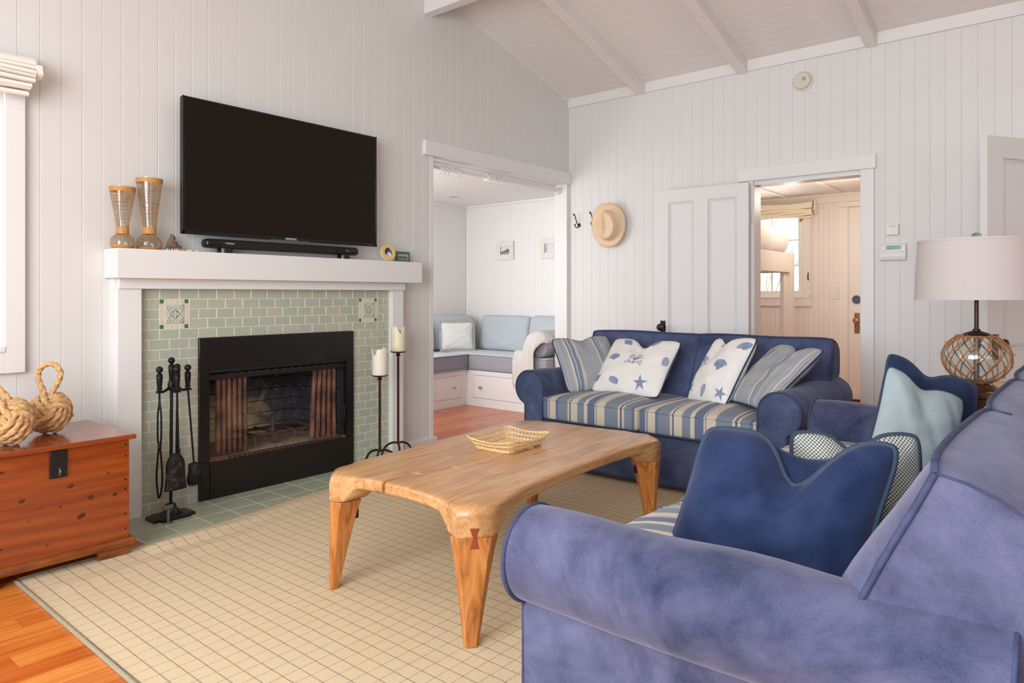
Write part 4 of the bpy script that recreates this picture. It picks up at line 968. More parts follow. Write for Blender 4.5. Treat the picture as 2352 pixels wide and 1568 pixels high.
# ================================================================ FIREPLACE
FX0, FX1, FY = 1.591, 3.301, 3.90
fp = thing('fireplace_surround', 'white wooden mantel with green tiled surround on the left wall', 'fireplace', (2.45, 3.90, 0))
make('mantel_beam', B().box(1.440, 3.517, 3.782, CY-0.001, 1.254, 1.405), 'trim_paint', fp, world=True, bev=0.003)
make('frieze', B().box(1.474, 3.409, 3.845, CY-0.001, 1.2005, 1.254), 'trim_paint', fp, world=True, bev=0.002)
make('pilaster', B().box(1.472, 1.591, 3.860, CY-0.001, 0.0, 1.2005), 'trim_paint', fp, world=True, bev=0.002)
make('pilaster', B().box(3.301, 3.405, 3.860, CY-0.001, 0.0, 1.2005), 'trim_paint', fp, world=True, bev=0.002)
make('pilaster_return', B().box(1.462, 1.474, 3.885, CY-0.001, 0, 1.254), 'trim_paint', fp, world=True, bev=0.002)
FBX0, FBX1, FBZ = 1.911, 2.981, 0.925
make('grout_bed', B().box(FX0, FBX0, FY+0.0008, CY-0.001, 0, FBZ).box(FBX1, FX1, FY+0.0008, CY-0.001, 0, FBZ).box(FX0, FX1, FY+0.0008, CY-0.001, FBZ+0.0002, 1.2), 'grout', fp, world=True)
TP, TR = 0.106875, 0.0547; gj = 0.0042
protos = {}
def tile_mesh(w, h, mat, d=0.008):
    key = (round(w, 4), round(h, 4), mat)
    if key in protos: return protos[key]
    b = B(); c = 0.0016
    b.loft([[(-w/2, d/2, -h/2), (w/2, d/2, -h/2), (w/2, d/2, h/2), (-w/2, d/2, h/2)], [(-w/2, -d/2+c, -h/2), (w/2, -d/2+c, -h/2), (w/2, -d/2+c, h/2), (-w/2, -d/2+c, h/2)],
            [(-w/2+c, -d/2, -h/2+c), (w/2-c, -d/2, -h/2+c), (w/2-c, -d/2, h/2-c), (-w/2+c, -d/2, h/2-c)]])
    o = make('tile', b, mat, None, ang=25); me = o.data; bpy.data.objects.remove(o); protos[key] = me; return me
def put_tile(x0, x1, z0, z1, mat='tile_glaze', nm='tile', gj=gj, dy=0.0):
    me = tile_mesh(x1-x0-gj, z1-z0-gj, mat); o = bpy.data.objects.new(nm, me); COL.objects.link(o); o.parent = fp
    o.location = ((x0+x1)/2-2.45, FY+0.003-3.90+dy, (z0+z1)/2); return o
med = [(FX0+TP, FX0+2.5*TP), (FX1-2.5*TP, FX1-TP)]
rt = random.Random(5)
for r in range(22):
    z1 = 1.1995-TR*r; z0 = max(0.001, z1-TR)
    if z1-z0 < 0.012: continue
    off = 0.0 if (r in (0, 2, 4) or r % 2 == 0) else 0.5
    k = 0; edges = [FX0]; x = FX0+TP*(off if off else 1)
    while x < FX1-0.001: edges.append(x); x += TP
    edges.append(FX1)
    cuts = set(round(e, 4) for e in edges)
    if 1 <= r <= 3:
        for m0, m1 in med: cuts |= {round(m0, 4), round(m1, 4)}
    if r >= 5: cuts |= {round(FX0+3*TP, 4), round(FX1-3*TP, 4)}
    es = sorted(cuts)
    for a, c in zip(es, es[1:]):
        if c-a < 0.004: continue
        m_ = (a+c)/2
        if 1 <= r <= 3 and any(m0 < m_ < m1 for m0, m1 in med): continue
        if r >= 5 and FBX0+0.004 < m_ < FBX1-0.004: continue
        put_tile(a, c, z0, z1, dy=rt.uniform(-0.0006, 0.0006))
for m0, m1 in med:
    zt = 1.1995-TR; zb = 1.1995-4*TR; H_ = zt-zb; W_ = m1-m0; s_ = 0.0258
    n = 4; mw = (W_-2*s_)/n; mh = (H_-2*s_)/n
    for a in (m0, m1-s_):
        for c in (zb, zt-s_): put_tile(a, a+s_, c, c+s_, 'green_mosaic', 'mosaic_tile', 0.0035)
    for k in range(n):
        for c in (zb, zt-s_): put_tile(m0+s_+k*mw, m0+s_+(k+1)*mw, c, c+s_, 'cream_mosaic', 'mosaic_tile', 0.003)
        for a in (m0, m1-s_): put_tile(a, a+s_, zb+s_+k*mh, zb+s_+(k+1)*mh, 'cream_mosaic', 'mosaic_tile', 0.003)
    cx, cz = (m0+m1)/2, (zb+zt)/2; hw = W_/2-s_-0.002
    rt_ = make('relief_tile', B().box(cx-hw, cx+hw, FY-0.004, FY+0.008, cz-hw, cz+hw), 'relief_tile', fp, world=True, bev=0.002)
    rb = B()
    def flat(pts, r=0.0042, cl=False): rb.tube([(cx+p[0]*hw, FY-0.004, cz+p[1]*hw) for p in pts], r, 6, cl)
    for a in (0, 90):
        for sg in (1, -1):
            P = []
            for k in range(17):
                u = -1+2*k/16; v = sg*(0.9-1.25*(1-u*u)); q = Vector((u*0.92, v, 0)); ca, sa = math.cos(R(a)), math.sin(R(a)); P.append((q.x*ca-q.y*sa, q.x*sa+q.y*ca))
            flat(P)
    for sx in (-1, 1):
        for sz in (-1, 1):
            rb.ball((cx+sx*0.56*hw, FY-0.004, cz+sz*0.56*hw), 0.0065, 10); rb.ball((cx+sx*0.13*hw, FY-0.004, cz+sz*0.13*hw), 0.0062, 10)
    make('relief', rb, 'relief_tile', rt_, world=True, ang=180)

# hearth: green floor tiles flush with the floor
ht = thing('hearth', 'pale green glazed tile hearth laid in front of the fireplace', 'hearth', (2.45, 3.6, 0))
make('grout_bed', B().box(1.43, 3.47, 3.29, FY+0.004, -0.012, -0.0012), 'grout', ht, world=True)
HT = {}
def hearth_tile(x0, x1, y0, y1):
    key = (round(x1-x0, 4), round(y1-y0, 4))
    if key not in HT:
        b = B(); w, h = x1-x0-0.0055, y1-y0-0.0055; c = 0.0012
        b.loft([[(-w/2, -h/2, -0.01), (w/2, -h/2, -0.01), (w/2, h/2, -0.01), (-w/2, h/2, -0.01)], [(-w/2, -h/2, -c), (w/2, -h/2, -c), (w/2, h/2, -c), (-w/2, h/2, -c)], [(-w/2+c, -h/2+c, 0), (w/2-c, -h/2+c, 0), (w/2-c, h/2-c, 0), (-w/2+c, h/2-c, 0)]])
        o = make('tile', b, 'hearth_glaze', None, ang=25); HT[key] = o.data; bpy.data.objects.remove(o)
    o = bpy.data.objects.new('tile', HT[key]); COL.objects.link(o); o.parent = ht; o.location = ((x0+x1)/2-2.45, (y0+y1)/2-3.6, 0.0008)
hx_ = [1.437, 1.605]+[1.605+0.1695*k for k in range(1, 11)]+[3.466]
for ya, yb in ((3.783, 3.899), (3.615, 3.783), (3.447, 3.615), (3.295, 3.447)):
    for a, c in zip(hx_, hx_[1:]):
        if ya > 3.78 and c < 1.6: c = 1.6
        hearth_tile(a, c, ya, yb)

# fireplace insert: black steel face, throat, brick panels, sill, mesh curtains
fi = thing('fireplace_insert', 'black steel fireplace insert with sooty brick box and mesh curtains', 'fireplace insert', (2.446, 3.89, 0))
IX0, IX1, IZ0, IZ1 = 1.972, 2.918, 0.245, 0.725
F0 = 3.884
make('hood_panel', B().box(FBX0, FBX1, F0, CY, 0.735, FBZ-0.002), 'black_metal', fi, world=True, bev=0.004)
make('side_panel', B().box(FBX0, IX0, F0, CY, 0.215, 0.735), 'black_metal', fi, world=True, bev=0.002)
make('side_panel', B().box(IX1, FBX1, F0, CY, 0.215, 0.735), 'black_metal', fi, world=True, bev=0.002)
make('base_panel', B().box(IX0+0.001, IX1-0.001, F0-0.003, CY, 0.002, 0.213), 'black_metal', fi, world=True, bev=0.002)
make('base_end', B().box(FBX0, IX0, F0, CY, 0.002, 0.213), 'black_metal', fi, world=True, bev=0.002)
make('base_end', B().box(IX1, FBX1, F0, CY, 0.002, 0.213), 'black_metal', fi, world=True, bev=0.002)
make('lintel', B().box(IX0-0.002, IX1+0.002, F0-0.006, F0+0.006, 0.722, 0.738).box(IX0, IX1, F0+0.01, F0+0.03, 0.68, 0.71), 'matte_black', fi, world=True, bev=0.002)
b = B()
for k in range(40):
    xx = IX0+0.12+(IX1-IX0-0.2)*k/39; 
    if k % 3: b.box(xx-0.008, xx+0.008, F0+0.008, F0+0.012, 0.705+0.003*((k*7) % 3), 0.711)
make('lintel_rust', b, 'rusty_edge', fi, world=True)
make('trim_edge', B().box(IX1-0.004, IX1+0.004, F0-0.004, F0+0.002, 0.215, 0.735), 'tool_iron', fi, world=True)
# sill with slots
b = B(); b.box(IX0, IX1, F0+0.001, F0+0.030, 0.213, 0.226)
sl_ = make('sill', b, 'rusty_edge', fi, world=True, bev=0.002)
b = B()
for k in range(26):
    xx = IX0+0.11+k*0.031; b.box(xx, xx+0.022, F0+0.0005, F0+0.014, 0.2262, 0.2272)
    b.box(xx, xx+0.022, F0-0.0004, F0+0.002, 0.2165, 0.223)
make('sill_slots', b, 'matte_black', sl_, world=True)
# firebox shell: back narrower than front
BY = 4.33; bx0, bx1 = 2.10, 2.79
b = B(); b.add([(IX0, F0+0.03, 0.2), (IX1, F0+0.03, 0.2), (bx1, BY, 0.2), (bx0, BY, 0.2), (IX0, F0+0.03, 0.9), (IX1, F0+0.03, 0.9), (bx1, BY, 0.9), (bx0, BY, 0.9)], [(3, 2, 6, 7), (0, 3, 7, 4), (2, 1, 5, 6), (4, 7, 6, 5)])
b.box(FBX0-0.03, FBX0-0.02, CY, 4.45, 0, 1.0).box(FBX1+0.02, FBX1+0.03, CY, 4.45, 0, 1.0).box(FBX0-0.03, FBX1+0.03, 4.44, 4.45, 0, 1.0).box(FBX0-0.03, FBX1+0.03, CY, 4.45, 0.99, 1.0)
make('shell', b, 'matte_black', fi, world=True, fix=False)
make('ash_bed', B().grid(lambda a, c: Vector((IX0+0.01+(bx0-IX0)*c+(IX1-IX0-0.02-(bx0-IX0+IX1-bx1)*c)*a, F0+0.03+(BY-F0-0.03)*c, 0.222+0.02*c+0.008*math.sin(a*23+c*9)*c+0.006*math.sin(c*31+a*5)*c)), 24, 14), 'ash', fi, world=True)
# brick faces: back wall and splayed sides
def brick_wall(p0, p1, cols, rows, z0, hgt, par, inward):
    p0, p1 = Vector(p0), Vector(p1); d = (p1-p0); Lw = d.length; d.normalize(); ang2 = math.atan2(d.y, d.x); w = Lw/cols
    for r in range(rows):
        off = 0.5 if r % 2 else 0.0; e = [0.0]; x = w*(off if off else 1)
        while x < Lw-0.001: e.append(x); x += w
        e.append(Lw)
        for a, c in zip(e, e[1:]):
            if c-a < 0.01: continue
            b = B(); ww, hh = c-a-0.004, hgt-0.004; ch = 0.002
            b.loft([[(-ww/2, 0.02, -hh/2), (ww/2, 0.02, -hh/2), (ww/2, 0.02, hh/2), (-ww/2, 0.02, hh/2)], [(-ww/2, ch-0.008, -hh/2), (ww/2, ch-0.008, -hh/2), (ww/2, ch-0.008, hh/2), (-ww/2, ch-0.008, hh/2)], [(-ww/2+ch, -0.008, -hh/2+ch), (ww/2-ch, -0.008, -hh/2+ch), (ww/2-ch, -0.008, hh/2-ch), (-ww/2+ch, -0.008, hh/2-ch)]])
            pc = p0+d*((a+c)/2); o = make('brick', b, 'firebrick', par, ang=25, loc=(pc.x-2.446, pc.y-3.89, z0+hgt*(r+0.5))); o.rotation_euler = (0, 0, ang2)
bpn = make('back_lining', B().box(bx0, bx1, BY-0.004, BY+0.004, 0.22, 0.86), 'matte_black', fi, world=True)
brick_wall((bx0, BY-0.012, 0), (bx1, BY-0.012, 0), 4, 8, 0.225, 0.078, bpn, -1)
spn = make('side_lining', B().box(bx1+0.01, bx1+0.014, BY-0.01, BY, 0.22, 0.86), 'matte_black', fi, world=True)
brick_wall((bx1-0.006, BY-0.02, 0), (IX1-0.016, F0+0.05, 0), 3, 8, 0.225, 0.078, spn, -1)
spn2 = make('side_lining', B().box(bx0-0.014, bx0-0.01, BY-0.01, BY, 0.22, 0.86), 'matte_black', fi, world=True)
brick_wall((IX0+0.016, F0+0.05, 0), (bx0+0.006, BY-0.02, 0), 3, 8, 0.225, 0.078, spn2, -1)
# mesh curtains
def curtain(x0, x1, top_in, nf, flare):
    b = B(); y = F0+0.045
    def fn(a, c):
        xa = x0+(x1-x0)*a; xx = xa+flare*(1-c)*(a if flare > 0 else (1-a))
        amp = 0.013*(0.6+0.4*(1-c)); return Vector((xx+0.004*math.sin(a*nf*6.28*2), y+amp*math.sin(a*nf*6.28+0.5*math.sin(c*3)), 0.232+(0.69-0.232)*c))
    b.grid(fn, nf*12, 16, lambda a, c: (a*nf*5.5, c*70))
    o = make('mesh_curtain', b, 'fire_mesh', fi, world=True, ang=180, fix=False); return o
curtain(IX0+0.055, IX0+0.255, 0, 6, 0.0); curtain(IX1-0.235, IX1-0.05, 0, 5, -0.03)
make('pull_handle', B().tube(smooth([(IX1-0.028, F0+0.02, 0.44), (IX1-0.02, F0-0.012, 0.43), (IX1-0.024, F0-0.012, 0.31), (IX1-0.03, F0+0.02, 0.30)], 2), 0.004, 8), 'tool_iron', fi, world=True)
make('curtain_pull', B().tube([(2.42+0.008*math.cos(k*.52), F0+0.04, 0.672+0.008*math.sin(k*.52)) for k in range(12)], 0.0015, 5, True), 'rust_iron', fi, world=True)
# grate
g = thing('fire_grate', 'rusty iron fire grate on the ash bed inside the fireplace', 'grate', (2.47, 4.06, 0.23))
b = B().tube([(2.18, 4.00, 0.295), (2.78, 4.00, 0.295)], 0.011, 8); make('front_bar', b, 'rust_iron', g, world=True)
b = B().tube([(2.30, 4.21, 0.295), (2.74, 4.21, 0.295)], 0.010, 8); make('rear_bar', b, 'rust_iron', g, world=True)
for xx in (2.30, 2.44, 2.58, 2.72):
    make('cross_bar', B().tube(smooth([(xx, 3.965, 0.25), (xx, 3.97, 0.305), (xx, 4.05, 0.305), (xx, 4.22, 0.305)], 1), 0.008, 8), 'rust_iron', g, world=True)
for xx in (2.44, 2.72): make('upright', B().tube([(xx, 4.0, 0.235), (xx, 4.0, 0.40)], 0.009, 8), 'rust_iron', g, world=True)
make('leg', B().tube([(2.20, 4.0, 0.295), (2.20, 4.0, 0.232)], 0.009, 8).tube([(2.76, 4.0, 0.295), (2.775, 3.99, 0.232)], 0.009, 8), 'rust_iron', g, world=True)
# ================================================================ SOFAS
def sofa(name, label, M, xo, nseat, nback, mat, stripe, topz=0.878):
    t = thing(name, label, 'sofa', M=M); D = 0.975; r = 0.115
    base = make('base', B().box(-xo+0.10, xo-0.10, 0.012, D-0.02, 0.022, 0.318), mat, t, bev=0.012)
    make('piping', B().tube([(-xo+0.14, 0.010, 0.036), (xo-0.14, 0.010, 0.036)], 0.005, 6), 'welt_suede', base)
    for s_ in (1, -1):
        prof = [(xo, 0.022), (xo, 0.40)]+arc(xo-0.035, 0.525, r, -70, 180, 26)+[(xo-0.15, 0.30), (xo-0.15, 0.022)]
        b = B(); rings = []
        for k in range(21):
            y = D*k/20; ins = 0.006 if k in (0,) else 0.0; sag = 0.004*math.sin(k*0.7)
            bulge = lambda x, z: (x+(0.004*math.sin(y*9+z*11) if z > 0.4 else 0.006*math.sin(y*5+1)*max(0, z-0.03)*4*(1 if x > xo-0.03 else 0)), z+(sag if z > 0.55 else 0))
            rings.append([(s_*bulge(x, z)[0], max(0.0, y) if k else 0.004, bulge(x, z)[1]) for x, z in prof])
        rings.insert(0, [(s_*(x+(xo-0.07-x)*0.06), 0.0, z+(0.40-z)*0.03) for x, z in prof])
        b.loft(rings); a = make('arm', b, mat, t, ang=55)
        P = [(s_*x, 0.0, z) for x, z in prof[:-1]]; make('piping', B().tube(P, 0.0058, 8), 'welt_suede', a, ang=180)
        P = [(s_*x, D, z) for x, z in prof]; make('piping', B().tube(P, 0.005, 8), 'welt_suede', a, ang=180)
    # back: leaning wedge lofted along its length, puffed between the seams
    W_ = xo; secs = nback; prof = [(D+0.005, 0.03), (D+0.012, 0.45), (D+0.024, 0.66), (D+0.030, 0.76), (D+0.022, 0.815), (D-0.02, topz-0.028), (D-0.065, topz-0.009), (0.868, topz)]
    nf = 10
    for k in range(1, nf+1):
        z = topz-0.012-(topz-0.012-0.33)*k/nf; prof.append((0.868-(topz-z)*0.47, z))
    prof.append((0.70, 0.30)); prof.append((0.80, 0.03))
    rings = []; N = 18*secs
    for i in range(N+1):
        u = i/N; x = -W_+2*W_*u; q = (u*secs) % 1.0; q = q if i < N else 1.0; pf = max(0, 1-(2*q-1)**6); ring = []
        e = min(1.0, min(u, 1-u)*2*W_/0.02)
        for j, (y, z) in enumerate(prof):
            yy, zz = y, z
            if 7 <= j <= 7+nf:
                c = (j-7)/nf; yy -= 0.060*pf*math.sin(math.pi*min(1, c*0.92+0.05))**0.8; yy += 0.006*math.sin(x*13+c*7)*c*(1-c)*2
            if 5 <= j <= 8: zz += 0.006*pf+0.003*math.sin(x*9)
            if e < 1: yy = yy+(0.88-yy)*0.03*(1-e); zz = zz-0.004*(1-e)
            ring.append((x, yy, zz))
        rings.append(ring)
    b = B().loft(rings); bk = make('backrest', b, mat, t, ang=60)
    P = [Vector(rg[7])+Vector((0, -0.003, 0.002)) for rg in rings]; make('piping', B().tube(P, 0.0062, 8), 'welt_suede', bk, ang=180)
    for rg, sx in ((rings[0], -1), (rings[-1], 1)):
        P = [Vector(p)+Vector((sx*0.002, -0.003, 0)) for p in rg[7:15]]; make('piping', B().tube(P, 0.0062, 8), 'welt_suede', bk, ang=180)
        P = [Vector(p)+Vector((sx*0.001, 0, 0)) for p in rg[2:8]]; make('seam', B().tube(P, 0.0022, 6), 'welt_suede', bk, ang=180)
    for k in range(1, secs):
        rg = rings[18*k]; P = [Vector(p)+Vector((0, -0.002, 0)) for p in rg[6:17]]; make('piping', B().tube(P, 0.005, 6), 'welt_suede', bk, ang=180)
    # seat cushions
    wi = 2*(xo-0.15)/nseat
    for k in range(nseat):
        xc = -(xo-0.15)+wi*(k+0.5); hx, hy, hz = wi/2-0.002, 0.335, 0.077
        def df(p, hx=hx, hy=hy, hz=hz, k=k):
            q = max(0, 1-(p.x/hx)**2)*max(0, 1-(p.y/hy)**4); fr = max(0, 1-(p.x/hx)**2)*max(0, -p.y/hy)**3
            return (p.x, p.y-0.012*fr, p.z+(0.035*q+0.004*math.sin(p.x*11+k)*q if p.z > 0 else 0))
        b = B().rbox((0, hy-0.012, hz+0.319), hx, hy, hz, 0.032, 12, 4, df); cu = make('seat_cushion', b, stripe, t, ang=180, loc=(xc, 0, 0))
        for zz in (0.319+2*hz-0.012, 0.319+0.012):
            P = []
            for x, y in [(-hx+0.002, 0.5), (-hx+0.002, 0.05)]+[(q[0], q[1]) for q in arc(-hx+0.03, 0.018, 0.028, 180, 270, 4)]+[(-hx+0.03+(2*hx-0.06)*i/14, -0.012-0.011*(1-((-hx+0.03+(2*hx-0.06)*i/14)/hx)**2)+0.0) for i in range(1, 14)]+[(q[0], q[1]) for q in arc(hx-0.03, 0.018, 0.028, 270, 360, 4)]+[(hx-0.002, 0.05), (hx-0.002, 0.5)]:
                P.append((x, y, zz))
            make('piping', B().tube(P, 0.0055, 6), stripe if zz > 0.4 else 'piping_blue', cu, ang=180)
    return t
ML = Matrix.Translation((3.765, 2.14, 0.010)) @ Matrix.Rotation(R(-90), 4, 'Z')
sofa('loveseat', 'blue suede loveseat with two striped seat cushions, its back to the right wall', ML, 0.88, 2, 2, 'suede_navy', 'stripe_fabric')
MS = Matrix.Translation((2.50, 1.07, 0.010)) @ Matrix.Rotation(R(180), 4, 'Z')
sofa('sofa', 'long faded blue suede sofa in the foreground, rolled arm towards the camera', MS, 1.17, 3, 3, 'suede_near', 'stripe_fabric_long', 0.872)

def pose(c, w, h):
    x = Vector(w).normalized(); n = x.cross(Vector(h)).normalized(); y = n.cross(x)
    M = Matrix((x, y, n)).transposed().to_4x4(); M.translation = Vector(c); return M
# printed shells, coral and starfish: flat print lying on the pillow cover
def prints(th, fn, wh, motifs):
    w, h = wh; b = B()
    def S_(x, y):
        u = max(-0.985, min(0.985, x/(w/2))); v = max(-0.985, min(0.985, y/(h/2)))
        for _ in range(4):
            p = fn(u, v, 1); u += (x-p.x)/(w/2); v += (y-p.y)/(h/2); u = max(-0.985, min(0.985, u)); v = max(-0.985, min(0.985, v))
        p = fn(u, v, 1); e = 1e-3; nx = (fn(u+e, v, 1)-fn(u-e, v, 1)).cross(fn(u, v+e, 1)-fn(u, v-e, 1)); nx = nx.normalized() if nx.length > 1e-12 else Vector((0, 0, 1))
        return p+nx*0.0018
    def ribbon(pts, wd):
        nonlocal b
        vs = []; fs = []
        for i, p in enumerate(pts):
            a = Vector(pts[max(0, i-1)]); c = Vector(pts[min(len(pts)-1, i+1)]); d = (c-a).normalized(); nn = Vector((-d.y, d.x)); q = wd[i] if isinstance(wd, list) else wd
            for s_ in (-1, 1): vs.append(S_(p[0]+nn.x*q*s_, p[1]+nn.y*q*s_))
        for i in range(len(pts)-1): fs.append((2*i, 2*i+1, 2*i+3, 2*i+2))
        b.add(vs, fs)
    def fan(cen, ring):
        nonlocal b
        vs = [S_(*cen)]; n = len(ring)
        for f in (0.5, 1.0): vs += [S_(cen[0]+(p[0]-cen[0])*f, cen[1]+(p[1]-cen[1])*f) for p in ring]
        fs = [(0, 1+i, 1+(i+1) % n) for i in range(n)]+[(1+i, 1+n+i, 1+n+(i+1) % n, 1+(i+1) % n) for i in range(n)]
        b.add(vs, fs)
    rr = random.Random(11)
    for kind, x, y, s_, rot in motifs:
        b = B(); ca, sa = math.cos(R(rot)), math.sin(R(rot)); T = lambda p: (x+s_*(p[0]*ca-p[1]*sa), y+s_*(p[0]*sa+p[1]*ca))
        if kind == 'coral':
            def br(p, a, l, d):
                q = (p[0]+l*math.cos(a), p[1]+l*math.sin(a)); m_ = ((p[0]+q[0])/2+0.03*rr.uniform(-1, 1), (p[1]+q[1])/2); ribbon([T(p), T(m_), T(q)], s_*0.062*(0.82**(4-d)))
                if d > 0:
                    for da in (-0.75, -0.25, 0.3, 0.8) if d == 4 else (-0.45, 0.45): br(q, a+da+rr.uniform(-.15, .15), l*0.78, d-1)
            br((0, -0.8), math.pi/2, 0.45, 4); br((0, -0.75), math.pi*0.92, 0.42, 2); br((0, -0.75), math.pi*0.08, 0.42, 2)
        elif kind == 'scallop':
            for k in range(11):
                a = R(28+124*k/10); a2 = R(12)*0.36
                ribbon([T((0, -0.8)), T((math.cos(a)*0.8, -0.8+math.sin(a)*0.8)), T((math.cos(a)*1.5, -0.8+math.sin(a)*1.5))], [s_*0.03, s_*0.075, s_*0.135])
            ribbon([T((-0.3, -0.86)), T((0, -0.8)), T((0.3, -0.86))], s_*0.09)
        elif kind == 'star':
            P = []
            for k in range(10):
                rad = 1.0 if k % 2 == 0 else 0.34; a = math.pi/2+k*math.pi/5; P.append(T((rad*math.cos(a), rad*math.sin(a))))
            Q = []
            for i in range(10):
                p, q = P[i], P[(i+1) % 10]; Q += [p, ((p[0]+q[0])/2, (p[1]+q[1])/2)]
            fan((x, y), Q)
        else:
            P = [T((-1.0, 0.25)), T((-0.5, 0.5)), T((0, 0.58)), T((0.5, 0.45)), T((0.95, 0.1)), T((0.85, -0.2)), T((0.4, -0.5)), T((-0.1, -0.5)), T((-0.5, -0.25)), T((-0.8, 0.02))]
            for k in range(7):
                f = -0.85+0.28*k; hgt = 0.5*math.sqrt(max(0.02, 1-(f*0.95)**2)); ribbon([T((f-0.08, hgt)), T((f+0.06, 0)), T((f, -hgt))], s_*0.105)
        make({'coral': 'coral_print', 'scallop': 'scallop_print', 'star': 'starfish_print', 'conch': 'conch_print'}[kind], b, 'print_blue', th, ang=180, fix=False)

pillow('throw_pillow', 'striped ticking pillow at the left end of the loveseat, against its arm', 0.47, 0.46, 0.15, 'ticking', pose((4.20, 2.79, 0.68), (0.42, -0.24, 0.02), (0.24, 0.20, 0.40)), 'dark_piping', seed=11, dent=0.03)
th, fn, wh = pillow('throw_pillow', 'white pillow printed with blue shells and coral, left half of the loveseat', 0.56, 0.49, 0.17, 'white_cotton', pose((4.24, 2.43, 0.675), (-0.05, -1, 0.0), (0.60, 0.0, 0.66)), 'dark_piping', seed=12, dent=0.075, dw=0.25, lean=0.05)
prints(th, fn, wh, [('coral', 0.03, 0.02, 0.068, 0), ('scallop', -0.145, 0.025, 0.034, 8), ('conch', -0.075, -0.165, 0.045, -20), ('star', 0.13, -0.165, 0.055, 8), ('conch', 0.12, 0.165, 0.036, 60), ('scallop', -0.10, 0.165, 0.032, -30), ('conch', 0.235, 0.03, 0.036, 90), ('scallop', -0.235, -0.15, 0.03, 40)])
th, fn, wh = pillow('throw_pillow', 'white pillow printed with blue shells turned sideways, right half of the loveseat', 0.42, 0.50, 0.17, 'white_cotton', pose((4.235, 1.815, 0.69), (-0.20, -0.33, 0.02), (0.27, -0.05, 0.40)), 'dark_piping', seed=13, dent=0.05, dw=0.3, lean=-0.3)
prints(th, fn, wh, [('scallop', 0.075, 0.01, 0.045, 0), ('coral', -0.115, 0.03, 0.05, 10), ('conch', 0.0, -0.17, 0.04, 70), ('star', -0.15, -0.16, 0.045, 20), ('star', 0.155, -0.17, 0.045, 60), ('conch', -0.05, 0.175, 0.035, 20), ('scallop', 0.165, 0.165, 0.035, 30)])
pillow('throw_pillow', 'striped ticking pillow at the right end of the loveseat, propped on its arm', 0.46, 0.52, 0.15, 'ticking', pose((4.14, 1.46, 0.695), (-0.24, -0.30, 0.0), (0.45, -0.10, 0.36)), 'dark_piping', seed=14, dent=0.05, dw=0.22, lean=0.1)
pillow('throw_pillow', 'large navy suede pillow with a chopped top, nearest the camera on the sofa', 0.49, 0.42, 0.22, 'suede_pillow', pose((1.80, 0.635, 0.612), (0.06, -1, 0.02), (0.28, -0.06, 1)), 'piping_blue', seed=15, dent=0.125, dw=0.30, pr=0.0085, wr=0.006, lean=0.14, ear=0.06, full=0.9, shear=0.24)
pillow('throw_pillow', 'dark blue and cream houndstooth pillow behind the large navy pillow', 0.34, 0.37, 0.16, 'woven_dark', pose((2.10, 0.51, 0.605), (0.42, -0.85, 0.02), (0.2, -0.12, 1)), 'piping_blue', seed=16, dent=0.05, pr=0.0085)
pillow('throw_pillow', 'pale blue woven pillow leaning at the far end of the sofa', 0.345, 0.43, 0.15, 'woven_blue', frame((3.125, 0.545, 0.645), (-0.62, -0.68, 0.36), (0, 0, 1), R(-27)), 'piping_blue', seed=17, dent=0.035, dw=0.33, lean=-0.1, pr=0.006)
pillow('throw_pillow', 'navy suede pillow behind the pale blue woven pillow', 0.41, 0.45, 0.15, 'suede_pillow', frame((3.385, 0.55, 0.665), (-0.66, -0.62, 0.38), (0, 0, 1), R(-22)), 'piping_blue', seed=18, dent=0.045, dw=0.3, lean=-0.1, pr=0.006)

# ================================================================ COFFEE TABLE
TM = Matrix.Translation((2.43, 2.05, 0.010)) @ Matrix.Rotation(R(3.6), 4, 'Z')
ct = thing('coffee_table', 'low honey-coloured slab coffee table with tapered legs on the rug', 'coffee table', M=TM)
ZT = 0.452
def outline():
    A, Bb, ch = 0.775, 0.455, 0.075; P = []
    C = [(-A, -0.445, 0.085, 0.055), (A, -0.44, 0.10, 0.02), (0.77, 0.45, 0.10, 0.02), (-0.748, 0.405, 0.085, 0.055)]
    dents = [0.052, 0.03, 0.005, 0.062]   # near side, far end, far side, near end
    corners = []
    for i, (x, y, c, _) in enumerate(C):
        sx, sy = sgn(x), sgn(y); a = Vector((x-sx*c, y)); d = Vector((x, y-sy*c))
        if i in (0, 2): e0, e1 = d, a
        else: e0, e1 = a, d
        corners.append((e0, e1))
    for i in range(4):
        e0, e1 = corners[i]; n0 = corners[(i+1) % 4][0]; d = dents[i]
        P.append((e0, 1.0)); P.append((e0.lerp(e1, 0.5)*1.004, 1.0)); P.append((e1, 1.0))
        nrm = [Vector((0, 1)), Vector((-1, 0)), Vector((0, -1)), Vector((1, 0))][i]; L_ = (n0-e1).length
        for k in range(1, 24):
            f = k/24; s_ = min(f, 1-f)*L_; q = e1.lerp(n0, f)+nrm*d*(math.sin(math.pi*f)**0.8)
            cl = max(0.0, min(1.0, 1-(s_-0.045)/0.075)); P.append((q, cl))
    return P
OL = outline(); cen = Vector((0, 0))
def ins(i, dist):
    n = len(OL); p = OL[i][0]; a = OL[(i-1) % n][0]; c = OL[(i+1) % n][0]; d = (c-a).normalized(); nn = Vector((-d.y, d.x)); return p+nn*dist
n = len(OL)
fz = lambda c: 0.405-0.062*(c*c*(3-2*c))
rings = []
